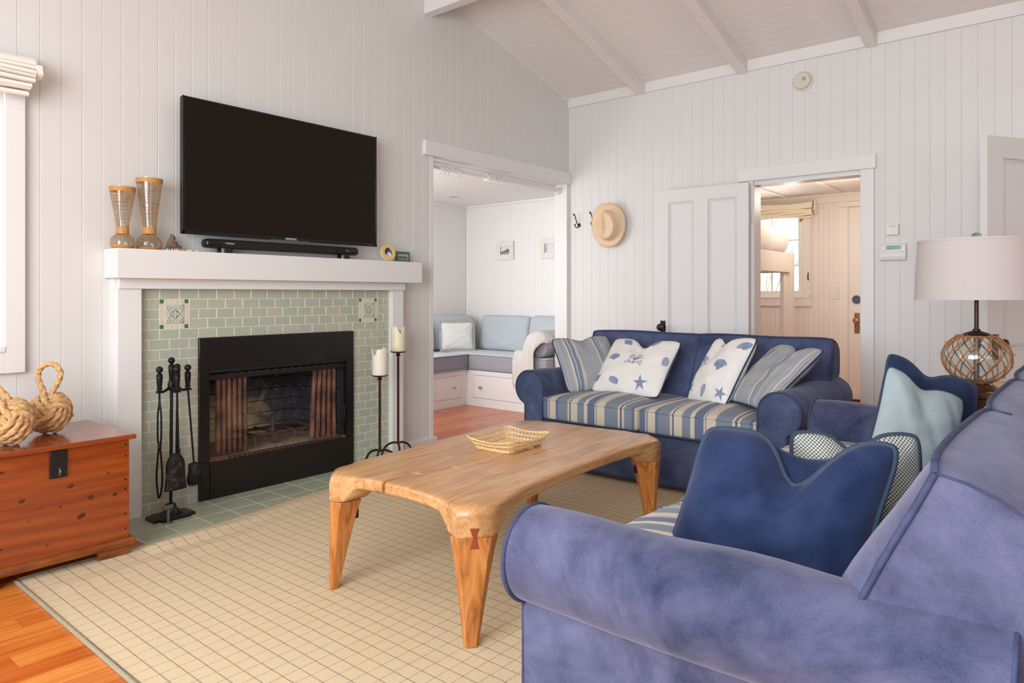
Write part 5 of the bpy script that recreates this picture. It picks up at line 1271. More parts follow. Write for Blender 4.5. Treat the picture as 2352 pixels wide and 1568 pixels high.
for dist, zf in ((0.06, lambda c: ZT), (0.030, lambda c: ZT-0.0003-0.003*c), (0.012, lambda c: ZT-0.0012-0.009*c), (0.004, lambda c: ZT-0.005-0.016*c), (0.0, lambda c: ZT-0.011-0.024*c), (0.0, lambda c: ZT-0.015-0.026*c), (0.0, lambda c: fz(c)+0.013), (0.0, lambda c: fz(c)+0.008), (0.006, lambda c: fz(c)), (0.070, lambda c: fz(c)+0.010*c), (0.115, lambda c: 0.405)):
    rg = []
    for i in range(n):
        p = OL[i][0]; q = p*(1-dist/p.length) if dist <= 0.03 else p*(1-dist*(1.0+0.5*OL[i][1])/p.length); rg.append((q.x, q.y, zf(OL[i][1])))
    rings.append(rg)
def fan_in(rg, z, steps=(0.66, 0.33)): return [[(x*f, y*f, z) for x, y, _ in rg] for f in steps]
rings = list(reversed(fan_in(rings[0], ZT)))+rings+fan_in(rings[-1], 0.405)
b = B().loft(rings, cap0=False, cap1=False); nv = len(b.v); b.v += [(0, 0, ZT), (0, 0, 0.405)]; m0 = nv-n
b.f += [(nv, (i+1) % n, i) for i in range(n)]+[(nv+1, m0+i, m0+(i+1) % n) for i in range(n)]
top = make('tabletop', b, 'monkeypod', ct, ang=60)
# the split running in from the near end: real slots cut into the slab
def cut(target, b):
    c = make('cutter', b, 'monkeypod', None); c.matrix_basis = TM; md = target.modifiers.new('cut', 'BOOLEAN'); md.object = c; md.operation = 'DIFFERENCE'; md.solver = 'EXACT'
    dg = bpy.context.evaluated_depsgraph_get(); me = bpy.data.meshes.new_from_object(target.evaluated_get(dg))
    if len(me.polygons) < 50: md.solver = 'FAST'; dg.update(); me = bpy.data.meshes.new_from_object(target.evaluated_get(bpy.context.evaluated_depsgraph_get()))
    target.modifiers.clear(); bpy.data.objects.remove(c)
    if len(me.polygons) < 50: return
    target.data = me
    me.shade_smooth(); me.set_sharp_from_angle(angle=R(60))
b = B()
b.prism([(-0.80, 0.060), (-0.70, 0.058), (-0.545, 0.0535), (-0.545, 0.0555), (-0.63, 0.064), (-0.70, 0.073), (-0.80, 0.078)], 0.2, 0.6, lambda u, v, a: (u, v, a))
cut(top, b)
b = B(); b.prism([(-0.515, 0.044), (-0.45, 0.015), (-0.38, -0.014), (-0.38, -0.009), (-0.44, 0.026), (-0.515, 0.051)], ZT-0.022, 0.6, lambda u, v, a: (u, v, a)); cut(top, b)
b = B(); b.prism([(-0.30, -0.040), (-0.25, -0.060), (-0.17, -0.083), (-0.20, -0.068), (-0.25, -0.049)], ZT-0.015, 0.6, lambda u, v, a: (u, v, a)); cut(top, b)
b = B(); b.prism([(0.015, -0.128), (0.05, -0.141), (0.075, -0.136), (0.05, -0.126)], ZT-0.01, 0.6, lambda u, v, a: (u, v, a)); cut(top, b)
b = B(); b.prism([(0.09, -0.118), (0.21, -0.147), (0.22, -0.145), (0.10, -0.113)], ZT-0.003, 0.6, lambda u, v, a: (u, v, a)); cut(top, b)
# bow-tie keys bridging the split
def bow(x, y, rot, s_=1.0, z=ZT):
    P = [(-0.022, -0.016), (0, -0.007), (0.022, -0.016), (0.022, 0.016), (0, 0.007), (-0.022, 0.016)]; ca, sa = math.cos(R(rot)), math.sin(R(rot)); bb = B(); bb.prism([(x+s_*(p[0]*ca-p[1]*sa), y+s_*(p[0]*sa+p[1]*ca)) for p in P], z-0.006, z+0.0006, lambda u, v, a: (u, v, a)); return bb
plain('pale_key', lin(222, 176, 126), 0.35, noise=0.1, nscale=40)
make('bow_tie_key', bow(-0.530, 0.052, 70), 'pale_key', ct); make('bow_tie_key', bow(-0.368, -0.012, 60), 'pale_key', ct)
# legs: faceted, tapered, carrying on the line of the slab corners
legs = [(0, -1, -1), (1, 1, -1), (2, 1, 1), (3, -1, 1)]
for i, sx, sy in legs:
    e0 = OL[i*26][0]; e1 = OL[i*26+2][0]; mid = OL[i*26+1][0]; nx_ = OL[i*26+2+4][0]; pv = OL[(i*26-4) % n][0]
    a0 = ins((i*26-3) % n, 0.004); a1 = ins(i*26+2+3, 0.004)
    a0 = e0+(a0-e0).normalized()*0.050; a1 = e1+(a1-e1).normalized()*0.050
    inn = mid*1.0-Vector((sx*0.078, sy*0.078))
    topr = [e0, e1, a1, Vector((inn.x, a1.y if abs(a1.x) < abs(a0.x) else a0.y)), inn, Vector((a0.x if abs(a1.x) < abs(a0.x) else a1.x, inn.y)), a0]
    topr = [e0*0.997, e1*0.997, a1, inn+(a1-mid)*0.35, inn, inn+(a0-mid)*0.35, a0]
    foot_c = Vector([(-0.762, -0.412), (0.70, -0.37), (0.665, 0.32), (-0.725, 0.318)][i])
    foot = []
    mc = sum(topr, Vector((0, 0)))/len(topr)
    for p in topr:
        d = (p-mc); foot.append(foot_c+d*0.30)
    rr = []
    for k in range(9):
        f = k/8; z = 0.3425*(1-f); g = f**0.85; rr.append([(p.x+(q.x-p.x)*g, p.y+(q.y-p.y)*g, z) for p, q in zip(topr, foot)])
    o = make('leg', B().loft(rr), 'monkeypod_leg', ct, ang=25, bev=0.003)
    pocket = B(); hc = inn+(mid-inn)*0.0
    pc = inn.lerp(inn+(a1-mid)*0.35, 0.5)+Vector((sx*0.0115, sy*0.0115)); pocket.box(pc.x-0.009, pc.x+0.009, pc.y-0.009, pc.y+0.009, 0.262, 0.302); make('pocket', pocket, 'matte_black', o, bev=0.004)
    # red bow-tie key across the seam on the corner face
    if sx < 0 and sy < 0:
        nv = Vector((sx, sy, 0)).normalized(); tv = Vector((-nv.y, nv.x, 0)); c0 = Vector((mid.x, mid.y, 0.343))+nv*0.0006
        P = [(-0.013, 0.034), (0.017, 0.034), (0.006, 0), (0.017, -0.034), (-0.013, -0.034), (-0.002, 0)]
        bb = B(); bb.prism(P, -0.004, 0.0022, lambda u, v, a: tuple(c0+tv*u+Vector((0, 0, v))+nv*a)); make('bow_tie_key', bb, 'butterfly_wood', ct)

# wicker tray
WM = Matrix.Translation((2.505, 2.105, ZT+0.0105)) @ Matrix.Rotation(R(3), 4, 'Z') @ Matrix.Scale(0.92, 4)
wt = thing('wicker_tray', 'shallow honey wicker tray with openwork sides on the coffee table', 'tray', M=WM)
def rrect(hx, hy, r, z, n=7, lift=0.0):
    P = []
    for cx, cy, a in ((hx-r, hy-r, 0), (-hx+r, hy-r, 90), (-hx+r, -hy+r, 180), (hx-r, -hy+r, 270)):
        for q in arc(cx, cy, r, a, a+90, n): P.append(Vector((q[0], q[1], z+lift*(abs(q[0])/hx*abs(q[1])/hy)**2)))
    Q = []
    for i in range(len(P)):
        a, c = P[i], P[(i+1) % len(P)]; m_ = max(1, int((c-a).length/0.018)); Q += [a.lerp(c, k/m_) for k in range(m_)]
    for p in Q: p.z = z+lift*(abs(p.x)/hx*abs(p.y)/hy)**2
    return Q
make('base_mat', B().box(-0.135, 0.135, -0.105, 0.105, 0.003, 0.007), 'rattan', wt)
b = B()
for k in range(-9, 10): b.box(-0.135, 0.135, 0.0115*k-0.0035, 0.0115*k+0.0035, 0.007, 0.0095)
for k in range(-8, 9): b.box(0.016*k-0.004, 0.016*k+0.004, -0.105, 0.105, 0.0085, 0.0102)
o = make('woven_slats', b, 'rattan', wt); o['kind'] = 'stuff'
b = B()
for hx, hy, z, l, rr_ in ((0.140, 0.110, 0.0045, 0, 0.0045), (0.143, 0.113, 0.012, 0, 0.004), (0.158, 0.128, 0.030, 0.008, 0.0042), (0.175, 0.145, 0.048, 0.018, 0.0042)):
    P = rrect(hx, hy, 0.035, z, 7, l); b.tube(P, rr_, 7, True, twist=320, lobe=0.25, nl=2)
make('rim', b, 'rattan', wt, ang=180)
A1, A2, A3 = rrect(0.143, 0.113, 0.035, 0.010, 7, 0), rrect(0.158, 0.128, 0.035, 0.030, 7, 0.008), rrect(0.175, 0.145, 0.035, 0.048, 7, 0.018)
def at(P, f): n_ = len(P); i = f*n_ % n_; a = int(i); return P[a].lerp(P[(a+1) % n_], i-a)
b = B(); nz = 64
for k in range(nz):
    f = k/nz; b.tube([at(A1, f), at(A2, f+0.9/nz)], 0.0016, 5).tube([at(A1, f+0.9/nz), at(A2, f)], 0.0016, 5)
    P = [at(A2, f), at(A2, f+0.2/nz).lerp(at(A3, f+0.2/nz), 0.6), at(A3, f+0.7/nz), at(A2, f+1.2/nz).lerp(at(A3, f+1.2/nz), 0.6), at(A2, f+1.4/nz)]; b.tube(smooth(P, 1), 0.0014, 5)
o = make('openwork', b, 'rattan', wt); o['kind'] = 'stuff'
b = B()
for p, d in (((-0.150, -0.02, 0.03), (-0.03, -0.02, 0.012)), ((0.0, -0.115, 0.004), (0.02, -0.022, 0.004)), ((0.16, -0.05, 0.03), (0.02, 0.012, -0.006)), ((0.15, 0.01, 0.02), (0.02, 0.018, 0.004))): b.tube([p, Vector(p)+Vector(d)], 0.002, 5)
make('loose_cane', b, 'rattan', wt)

# ================================================================ RUG
rgt = thing('rug', 'large sand-coloured woven rug with a thin grey grid', 'rug', (0.9, 0.4, 0))
def rugp(a, c):
    yf = 3.395+0.16*min(1, max(0, (a*3.35-0.45)/1.3)) + 0.012*math.sin(a*17); y = 0.4+(yf-0.4)*c; x = 0.905-0.028*(1-c)**1.0+0.03*math.exp(-((c-1)/0.05)**2)*0+3.35*a
    d = yf-y; z = 0.0085
    rip = math.exp(-((d-0.10)/0.055)**2)*0.016+math.exp(-((d-0.27)/0.06)**2)*0.007
    z += rip*(0.35+0.65*math.exp(-((x-1.55)/0.45)**2)+0.3*math.sin(x*5)**2)*(1 if x > 1.0 else 0.2)*min(1, max(0, (x-1.36)/0.08) if y > 3.2 else 1)
    z -= 0.004*math.exp(-(d/0.02)**2)
    return Vector((x, y, z))
b = B().grid(rugp, 170, 170)
make('pile', b, 'rug', rgt, world=True, ang=180, fix=False)
make('binding', B().tube([rugp(0, k/60) + Vector((-0.004, 0, -0.002)) for k in range(61)], 0.0085, 8), 'rug_binding', rgt, world=True, ang=180)
b = B().tube([rugp(k/80, 1)+Vector((0, 0.001, 0.0)) for k in range(81)], 0.0036, 8); make('binding', b, 'rug_binding', rgt, world=True, ang=180)
# ================================================================ PINE CHEST
tk = thing('pine_chest', 'orange pine blanket chest with a black iron hasp by the left wall', 'chest', (1.0, 3.60, 0.0))
X0, X1, Y0, Y1 = 0.715, 1.322, 3.338, 3.868
make('front_board', B().box(X0, X1, Y0, Y0+0.022, 0.075, 0.522), 'pine', tk, world=True, bev=0.002)
make('end_board', B().box(X1-0.02, X1-0.0005, Y0+0.022, Y1, 0.075, 0.522), 'pine', tk, world=True, bev=0.002)
make('end_board', B().box(X0, X0+0.02, Y0+0.022, Y1, 0.075, 0.522), 'pine', tk, world=True, bev=0.002)
make('back_board', B().box(X0, X1, Y1-0.02, Y1, 0.075, 0.522), 'pine', tk, world=True)
make('lid', B().box(X0-0.025, X1+0.022, Y0-0.027, Y1+0.004, 0.523, 0.545), 'pine', tk, world=True, bev=0.008, seg=3)
b = B(); b.prism([(-0.018, 0.05), (-0.022, 0.056), (-0.022, 0.072), (-0.014, 0.082), (0.0, 0.086), (0.0, 0.05)], X0-0.02, X1+0.020, lambda u, v, a: (a, Y0+u, v))
b.box(X1-0.001, X1+0.02, Y0-0.02, Y1, 0.05, 0.082); make('base_moulding', b, 'pine_dark', tk, world=True, bev=0.003)
make('bottom_board', B().box(X0, X1, Y0, Y1, 0.05, 0.078), 'pine_dark', tk, world=True)
for a, c in ((X1-0.125, X1+0.002), (X0-0.002, X0+0.118)):
    b = B(); b.prism([(a, 0.0), (c, 0.0), (c, 0.05), (a-0.004, 0.05)] if a > 1 else [(a, 0), (c, 0), (c+0.004, 0.05), (a, 0.05)], Y0-0.002, Y0+0.03, lambda u, v, w: (u, w, v)); b.mat(Matrix.Translation((0, 0, 0.0115 if a > 1 else 0.0))); b.v = [(x, y, min(z, 0.0505)) for x, y, z in b.v]
    make('foot', b, 'pine_dark', tk, world=True, bev=0.002)
    b = B().box(a+0.01, c-0.01, Y1-0.05, Y1-0.005, 0.0, 0.05); make('foot', b, 'pine_dark', tk, world=True)
h = make('hasp', B().box(1.008, 1.072, Y0-0.010, Y0-0.001, 0.405, 0.522), 'dark_hasp' if 'dark_hasp' in MATS else 'black_metal', tk, world=True, bev=0.002)
make('hasp_hinge', B().tube([(1.02, Y0-0.012, 0.519), (1.058, Y0-0.012, 0.519)], 0.004, 8), 'black_metal', h, world=True)
make('staple', B().tube(smooth([(1.043, Y0-0.008, 0.440), (1.043, Y0-0.022, 0.438), (1.043, Y0-0.022, 0.424), (1.043, Y0-0.008, 0.420)], 2), 0.004, 8).box(1.0395, 1.0465, Y0-0.0107, Y0-0.0095, 0.413, 0.446), 'worn_steel', h, world=True)
b = B()
for (x, z, rx, rz, a) in ((0.913, 0.334, 0.012, 0.007, 10), (1.088, 0.358, 0.013, 0.008, 15), (1.165, 0.295, 0.012, 0.010, 0), (1.262, 0.287, 0.010, 0.008, 10), (1.128, 0.222, 0.018, 0.010, 25), (1.235, 0.385, 0.007, 0.003, 25), (1.000, 0.132, 0.008, 0.003, 10), (0.975, 0.290, 0.008, 0.002, 30), (1.05, 0.28, 0.006, 0.003, 10), (0.935, 0.245, 0.004, 0.003, 0), (0.843, 0.158, 0.006, 0.004, 10), (0.845, 0.462, 0.010, 0.006, 5)):
    P = [(x+rx*math.cos(t_*math.pi/8)*math.cos(R(a))-rz*math.sin(t_*math.pi/8)*math.sin(R(a)), z+rx*math.cos(t_*math.pi/8)*math.sin(R(a))+rz*math.sin(t_*math.pi/8)*math.cos(R(a))) for t_ in range(16)]
    b.prism(P, Y0-0.0006, Y0+0.002, lambda u, v, w: (u, w, v))
make('knots', b, 'knot', tk, world=True)
b = B()
for z in (0.50, 0.45, 0.345, 0.302, 0.19, 0.125): b.lathe([(0.0045, 0), (0.0045, 0.0012), (0.001, 0.0014)], 10, (0, 0, 0)); b.v[-30:] = [(1.306+p[0], Y0-p[2], z+p[1]) for p in b.v[-30:]]
make('nail_heads', b, 'matte_black', tk, world=True)

# monkey-fist rope doorstops
def fist(label, c, r, rz, loop):
    t = thing('rope_knot', label, 'doorstop', c, R(rz), 'rope knots on the pine chest'); rr = r*0.155; ns = 4
    b = B().ball((0, 0, r*1.11), r*0.70, 12); make('core', b, 'manila', t)
    for ax in range(3):
        for k in range(ns):
            off = (k-(ns-1)/2)*rr*1.86; P = []
            for j in range(80):
                a = 2*math.pi*j/80; base = math.sqrt(max(1e-5, (r*0.86)**2-off*off*0.8)); q = base*(1.0+0.13*math.cos(2*a)); u, v = q*math.cos(a), q*math.sin(a); w = off*(1+0.12*math.cos(2*a))
                p = [(u, v, w), (w, u, v), (v, w, u)][ax]; P.append(p)
            bb = B().tube(P, rr, 12, True, twist=150, lobe=0.2); bb.mat(Matrix.Translation((0, 0, r*1.11)) @ Euler((R(38), R(33), R(20))).to_matrix().to_4x4()); make('strand', bb, 'manila', t, ang=180)
    P = smooth(loop, 4); b = B().tube(P, r*0.135, 12, False, twist=190, lobe=0.2); make('loop_handle', b, 'manila', t, ang=180)
    return t
S2 = 1/math.sqrt(2)
fist('rope monkey-fist knot with an upright open loop, back right on the chest', (1.098, 3.628, 0.545), 0.084, 0, [(-0.01, 0.015, 0.14), (-0.018, 0.018, 0.19), (-0.042, 0.035, 0.26), (-0.02, 0.02, 0.312), (0.022, -0.008, 0.312), (0.040, -0.026, 0.268), (0.024, -0.018, 0.22), (0.006, -0.006, 0.18), (0.002, 0.0, 0.14)])
fist('rope monkey-fist knot with its loop leaning left, in front on the chest', (0.905, 3.475, 0.545), 0.088, 0, [(0.02, -0.01, 0.15), (0.0, 0.002, 0.19), (-0.03, 0.025, 0.235), (-0.062, 0.062, 0.275), (-0.078, 0.092, 0.270), (-0.058, 0.088, 0.232), (-0.026, 0.055, 0.19), (-0.004, 0.03, 0.15)])

# ================================================================ MANTEL
MZ = 1.4055
def vase(label, c, H_, rt, rn, rb, seed):
    t = thing('vase', label, 'vase', c, group='cane-wrapped glass vases'); hb = 0.078 if H_ < 0.33 else 0.086
    P = [(rb*0.80, 0.002), (rb*0.96, 0.014), (rb, 0.036), (rb*0.88, 0.058), (rn*1.15, hb-0.006), (rn, hb), (rn, hb+0.034), (rn*1.05, hb+0.05), (rt, H_)]
    prof = []
    for (a, b_), (c_, d) in zip(P, P[1:]):
        for k in range(4): prof.append((a+(c_-a)*k/4, b_+(d-b_)*k/4))
    prof.append(P[-1])
    def rad(z):
        for (a, b_), (c_, d) in zip(P, P[1:]):
            if b_ <= z <= d: return a+(c_-a)*(z-b_)/(d-b_)
        return rt
    inner = [(max(0.002, r_-0.003), z+0.002) for r_, z in reversed(prof)]
    g_ = B().lathe([(0.002, 0.002)]+prof+inner+[(0.002, 0.006)], 32, cap0=False, cap1=False); make('glass_body', g_, 'clear_glass', t, ang=60)
    def band(z0, z1, nm):
        b = B(); pts = [(rad(z0+(z1-z0)*k/5)+0.0028, z0+(z1-z0)*k/5) for k in range(6)]; b.lathe(pts+[(r_-0.0035, z) for r_, z in reversed(pts)]+[pts[0]], 32, cap0=False, cap1=False); make(nm, b, 'cane', t, ang=60)
    band(H_-0.024, H_-0.002, 'rim_band'); band(hb-0.002, hb+0.034, 'neck_band'); band(0.003, 0.013 if seed else 0.018, 'base_band')
    b = B(); rs = random.Random(seed+20); nv = 18
    for k in range(nv):
        a = 2*math.pi*k/nv
        b.tube([((rad(z)+0.0015)*math.cos(a+0.02*math.sin(z*60)), (rad(z)+0.0015)*math.sin(a+0.02*math.sin(z*60)), z) for z in [hb+0.03+(H_-0.02-hb-0.03)*q/8 for q in range(9)]], 0.0008, 4)
        b.tube([((rad(z)+0.0015)*math.cos(a), (rad(z)+0.0015)*math.sin(a), z) for z in [0.012+(hb-0.014)*q/8 for q in range(9)]], 0.0008, 4)
    z = hb+0.04
    while z < H_-0.026:
        tl = rs.uniform(-0.006, 0.006); b.tube([((rad(z+tl*math.sin(q*.2618))+0.0018)*math.cos(q*.2618), (rad(z)+0.0018)*math.sin(q*.2618), z+tl*math.sin(q*.2618)) for q in range(24)], 0.0008, 4, True); z += rs.uniform(0.006, 0.015)
    for z in (0.022, 0.034, 0.046, 0.058, 0.068): b.tube([((rad(z)+0.0018)*math.cos(q*.2618), (rad(z)+0.0018)*math.sin(q*.2618), z) for q in range(24)], 0.0008, 4, True)
    o = make('cane_netting', b, 'cane', t, ang=180); o['kind'] = 'stuff'
vase('shorter cane-wrapped glass vase at the left end of the mantel', (1.497, 3.862, MZ), 0.318, 0.061, 0.027, 0.056, 0)
vase('taller cane-wrapped glass vase right of the shorter one on the mantel', (1.630, 3.862, MZ), 0.378, 0.064, 0.030, 0.063, 1)
t = thing('driftwood', 'small jagged brown piece of driftwood standing on the mantel', 'driftwood', (1.766, 3.885, MZ))
P = [(-0.045, 0), (-0.042, 0.018), (-0.033, 0.03), (-0.034, 0.05), (-0.020, 0.075), (-0.012, 0.094), (0.004, 0.090), (0.013, 0.082), (0.010, 0.062), (0.022, 0.050), (0.026, 0.040), (0.044, 0.028), (0.048, 0.008), (0.046, 0)]
b = B(); rs = random.Random(3); rings = []
for k in range(5): f = [0.55, 0.9, 1.0, 0.92, 0.6][k]; rings.append([((x*f+rs.uniform(-.003, .003)), -0.018+0.009*k, max(0, z*f+(rs.uniform(-.003, .003) if z > 0 else 0))) for x, z in P])
make('wood', B().loft(rings), 'driftwood', t, ang=30)
t = thing('shell_strand', 'low string of small cream shells lying on the mantel edge', 'shells', (1.79, 3.825, MZ))
s0 = make('shell', B().ball((0, 0, 0), 0.0058, 8, 0.9), 'wax_cream', t, ang=180, loc=(-0.085, 0, 0.0055)); s1 = None
for k in range(1, 18):
    p = (-0.085+0.010*k, 0.012*math.sin(k*.9), 0.0055)
    if k % 4 == 2:
        if s1 is None: s1 = make('shell', B().ball((0, 0, 0), 0.0056, 8, 0.9), 'cane', t, ang=180, loc=p)
        else: inst('shell', s1, t, p)
    else: inst('shell', s0, t, p)
# television on its wall bracket
t = thing('television', 'large black flat-screen television mounted above the mantel', 'television', (2.465, 3.90, 1.502))
TX0, TX1, TZ0, TZ1 = 1.794, 3.137, 1.503, 2.259
b = B(); b.box(TX0, TX1, 3.838, 3.872, TZ0, TZ1); make('casing', b, 'bezel', t, world=True, bev=0.006)
b = B(); e = 0.012
b.box(TX0, TX1, 3.833, 3.839, TZ1-e, TZ1).box(TX0, TX1, 3.833, 3.839, TZ0, TZ0+0.020).box(TX0, TX0+e, 3.833, 3.839, TZ0, TZ1).box(TX1-e, TX1, 3.833, 3.839, TZ0, TZ1); make('bezel', b, 'bezel', t, world=True, bev=0.002)
scn = make('screen', B().box(TX0+e, TX1-e, 3.835, 3.8385, TZ0+0.02, TZ1-e), 'screen', t, world=True)
MT = Matrix(((1, 0, 0, 0), (0, 0, -1, 0), (0, 1, 0, 0), (0, 0, 0, 1)))
text('logo_text', 'SAMSUNG', 0.017, Matrix.Translation((2.465, 3.8325, TZ0+0.0095)) @ MT, 'white_print', t)
make('chin_trim', B().box(2.33, 2.60, 3.8315, 3.834, TZ0-0.004, TZ0+0.001), 'worn_steel', t, world=True, bev=0.001)
make('sensor', B().box(3.06, 3.10, 3.832, 3.834, TZ0+0.004, TZ0+0.012), 'rust_iron', t, world=True)
make('wall_bracket', B().box(2.2, 2.73, 3.872, CY-0.001, 1.72, 2.05), 'matte_black', t, world=True)
# soundbar on two round feet
t = thing('soundbar', 'black soundbar on round feet standing on the mantel under the television', 'soundbar', (2.452, 3.852, MZ))
b = B().rbox((2.452, 3.862, 1.4595), 0.531, 0.038, 0.026, 0.022, 6, 5); make('body', b, 'black_plastic', t, world=True, ang=180)
make('grille', B().box(2.01, 2.90, 3.8215, 3.8245, 1.440, 1.479), 'matte_black', t, world=True, bev=0.001)
for xx in (2.047, 2.880): make('foot', B().lathe([(0.042, 0), (0.042, 0.024), (0.040, 0.032)], 28, (xx, 3.86, MZ)), 'bezel', t, world=True)
make('display_window', B().box(2.795, 2.905, 3.8195, 3.8225, 1.445, 1.475), 'bezel', t, world=True)
b = B().box(2.872, 2.88, 3.819, 3.8198, 1.468, 1.4695).box(2.868, 2.884, 3.819, 3.8198, 1.459, 1.4605).box(2.882, 2.898, 3.819, 3.8198, 1.457, 1.458); make('display_marks', b, 'white_print', t, world=True)
text('logo_text', '\u2022YAMAHA', 0.0125, Matrix.Translation((2.058, 3.8208, 1.4615)) @ MT, 'white_print', t)
b = B().tube(smooth([(2.70, 3.90, MZ+0.003), (2.74, 3.88, MZ+0.006), (2.80, 3.86, MZ+0.003), (2.84, 3.88, MZ+0.003)], 2), 0.0022, 6); make('cable', b, 'matte_black', t, world=True)
# picture frames at the right end of the mantel
M = frame((3.246, 3.842, MZ+0.0605), (-0.10, -1, 0.22))
t = thing('photo_frame', 'round yellow photo frame leaning at the right end of the mantel', 'picture frame', M=M)
make('ring', B().lathe([(0.037, -0.004), (0.037, 0.006), (0.0385, 0.009), (0.057, 0.009), (0.059, 0.006), (0.059, -0.004), (0.037, -0.004)], 48, cap0=False, cap1=False), 'yellow_paint', t, ang=50)
make('rim', B().lathe([(0.0588, -0.008), (0.060, -0.007), (0.060, 0.003), (0.0585, 0.004)], 48, cap0=True, cap1=False), 'white_plastic', t)
make('inner_ring', B().tube([(0.037*math.cos(k*math.pi/20), 0.037*math.sin(k*math.pi/20), 0.0085) for k in range(40)], 0.0018, 6, True), 'white_plastic', t, ang=180)
ph = make('photo', B().lathe([(0.037, 0.0), (0.037, 0.002), (0.001, 0.002)], 40), 'photo_ground', t)
b = B().box(-0.028, -0.02, -0.012, 0.024, 0.002, 0.0028).box(-0.019, 0.012, 0.004, 0.034, 0.002, 0.0026).box(0.014, 0.018, -0.01, 0.028, 0.002, 0.0028).box(-0.03, -0.004, -0.010, 0.006, 0.002, 0.003).box(0.024, 0.03, -0.02, 0.014, 0.002, 0.0028); make('print_dark', b, 'photo_dark', ph)
b = B().lathe([(0.011, 0.002), (0.011, 0.0032), (0.001, 0.0033)], 10, (0.002, -0.006, 0)).lathe([(0.013, 0.002), (0.013, 0.0032), (0.001, 0.0033)], 10, (0.014, -0.016, 0)).box(-0.024, 0.02, -0.029, -0.024, 0.002, 0.0028); make('print_light', b, 'photo_white', ph)
M = frame((3.418, 3.885, MZ+0.039), (-0.05, -1, 0.12))
t = thing('photo_frame', 'small green rectangular photo frame beside the round yellow one', 'picture frame', M=M)
b = B(); hw, hh, fw = 0.066, 0.038, 0.016
b.box(-hw, hw, hh-fw+0.002, hh, -0.006, 0.006).box(-hw, hw, -hh, -hh+fw, -0.006, 0.006).box(-hw, -hw+fw, -hh+fw, hh-fw, -0.006, 0.006).box(hw-fw, hw, -hh+fw, hh-fw, -0.006, 0.006); make('frame', b, 'green_paint', t, bev=0.0015)
b = B(); a_, c_ = hw-fw, hh-fw; b.box(-a_, a_, c_-0.003, c_, 0, 0.007).box(-a_, a_, -c_, -c_+0.003, 0, 0.007).box(-a_, -a_+0.003, -c_, c_, 0, 0.007).box(a_-0.003, a_, -c_, c_, 0, 0.007); make('inner_lip', b, 'copper_edge', t)
ph = make('photo', B().box(-a_, a_, -c_, c_, -0.004, 0.001), 'photo_ground', t)
b = B()
for k, (x_, w_, h_) in enumerate(((-0.04, 0.01, 0.012), (-0.024, 0.012, 0.014), (-0.008, 0.009, 0.015), (0.008, 0.014, 0.013), (0.028, 0.018, 0.013))): b.box(x_-w_/2, x_+w_/2, -0.010, -0.010+h_, 0.001, 0.0016)
b.box(-0.045, 0.045, -0.014, -0.011, 0.001, 0.0016); make('print_dark', b, 'photo_dark', ph)

# ================================================================ HEARTH TOOLS
sx_, sy_ = 1.688, 3.742
t = thing('fire_tool_stand', 'black iron stand with a stepped base holding fireplace tools on the hearth', 'fireplace tools', (sx_, sy_, 0.001))
b = B(); P = [(-0.10, -0.055), (-0.075, -0.055), (-0.068, -0.075), (0.068, -0.075), (0.075, -0.055), (0.10, -0.055), (0.10, 0.055), (0.075, 0.055), (0.068, 0.075), (-0.068, 0.075), (-0.075, 0.055), (-0.10, 0.055)]
P = [(x*1.08, y*0.92) for x, y in P]
b.loft([[(x, y, 0) for x, y in P], [(x, y, 0.014) for x, y in P], [(x*0.93, y*0.93, 0.018) for x, y in P]]); bs = make('base', b, 'black_metal', t, ang=30)
make('socket', B().lathe([(0.06, 0.018), (0.045, 0.026), (0.032, 0.044), (0.026, 0.062), (0.027, 0.068), (0.02, 0.072)], 20), 'black_metal', t)
make('rod', B().tube([(0, 0, 0.06), (0.004, 0, 0.70)], 0.0085, 10), 'tool_iron', t)
def handle_prof(b, x, y, z0):
    b.lathe([(0.007, 0), (0.013, 0.004), (0.014, 0.012), (0.010, 0.016), (0.012, 0.020), (0.0155, 0.062), (0.0155, 0.072), (0.014, 0.074), (0.0155, 0.077), (0.0150, 0.083), (0.010, 0.086), (0.007, 0.092)], 18, (x, y, z0)); b.ball((x, y, z0+0.107), 0.0175, 16); return b
make('finial', handle_prof(B(), 0.004, 0, 0.715), 'tool_iron', t)
b = B().lathe([(0.014, 0.665), (0.019, 0.672), (0.019, 0.698), (0.014, 0.715)], 16, (0.004, 0, 0))
for a in (200, -20, -95, 45):
    u = Vector((math.cos(R(a)), math.sin(R(a)), 0)); b.tube(smooth([Vector((0.004, 0, 0.69)), Vector((0.004, 0, 0.672))+u*0.03, Vector((0.004, 0, 0.662))+u*0.06, Vector((0.004, 0, 0.672))+u*0.085], 2), 0.0075, 8)
    c0 = Vector((0.004, 0, 0.672))+u*0.078; b.cbox((c0.x, c0.y, 0.667), 0.03, 0.022, 0.012)
make('hook_arms', b, 'tool_iron', t, ang=60)
def tool(nm, label, a, cat='fireplace tool'):
    u = Vector((math.cos(R(a)), math.sin(R(a)), 0)); p = Vector((sx_+0.004, sy_, 0))+u*0.078
    tt = thing(nm, label, cat, (p.x, p.y, 0.06)); return tt
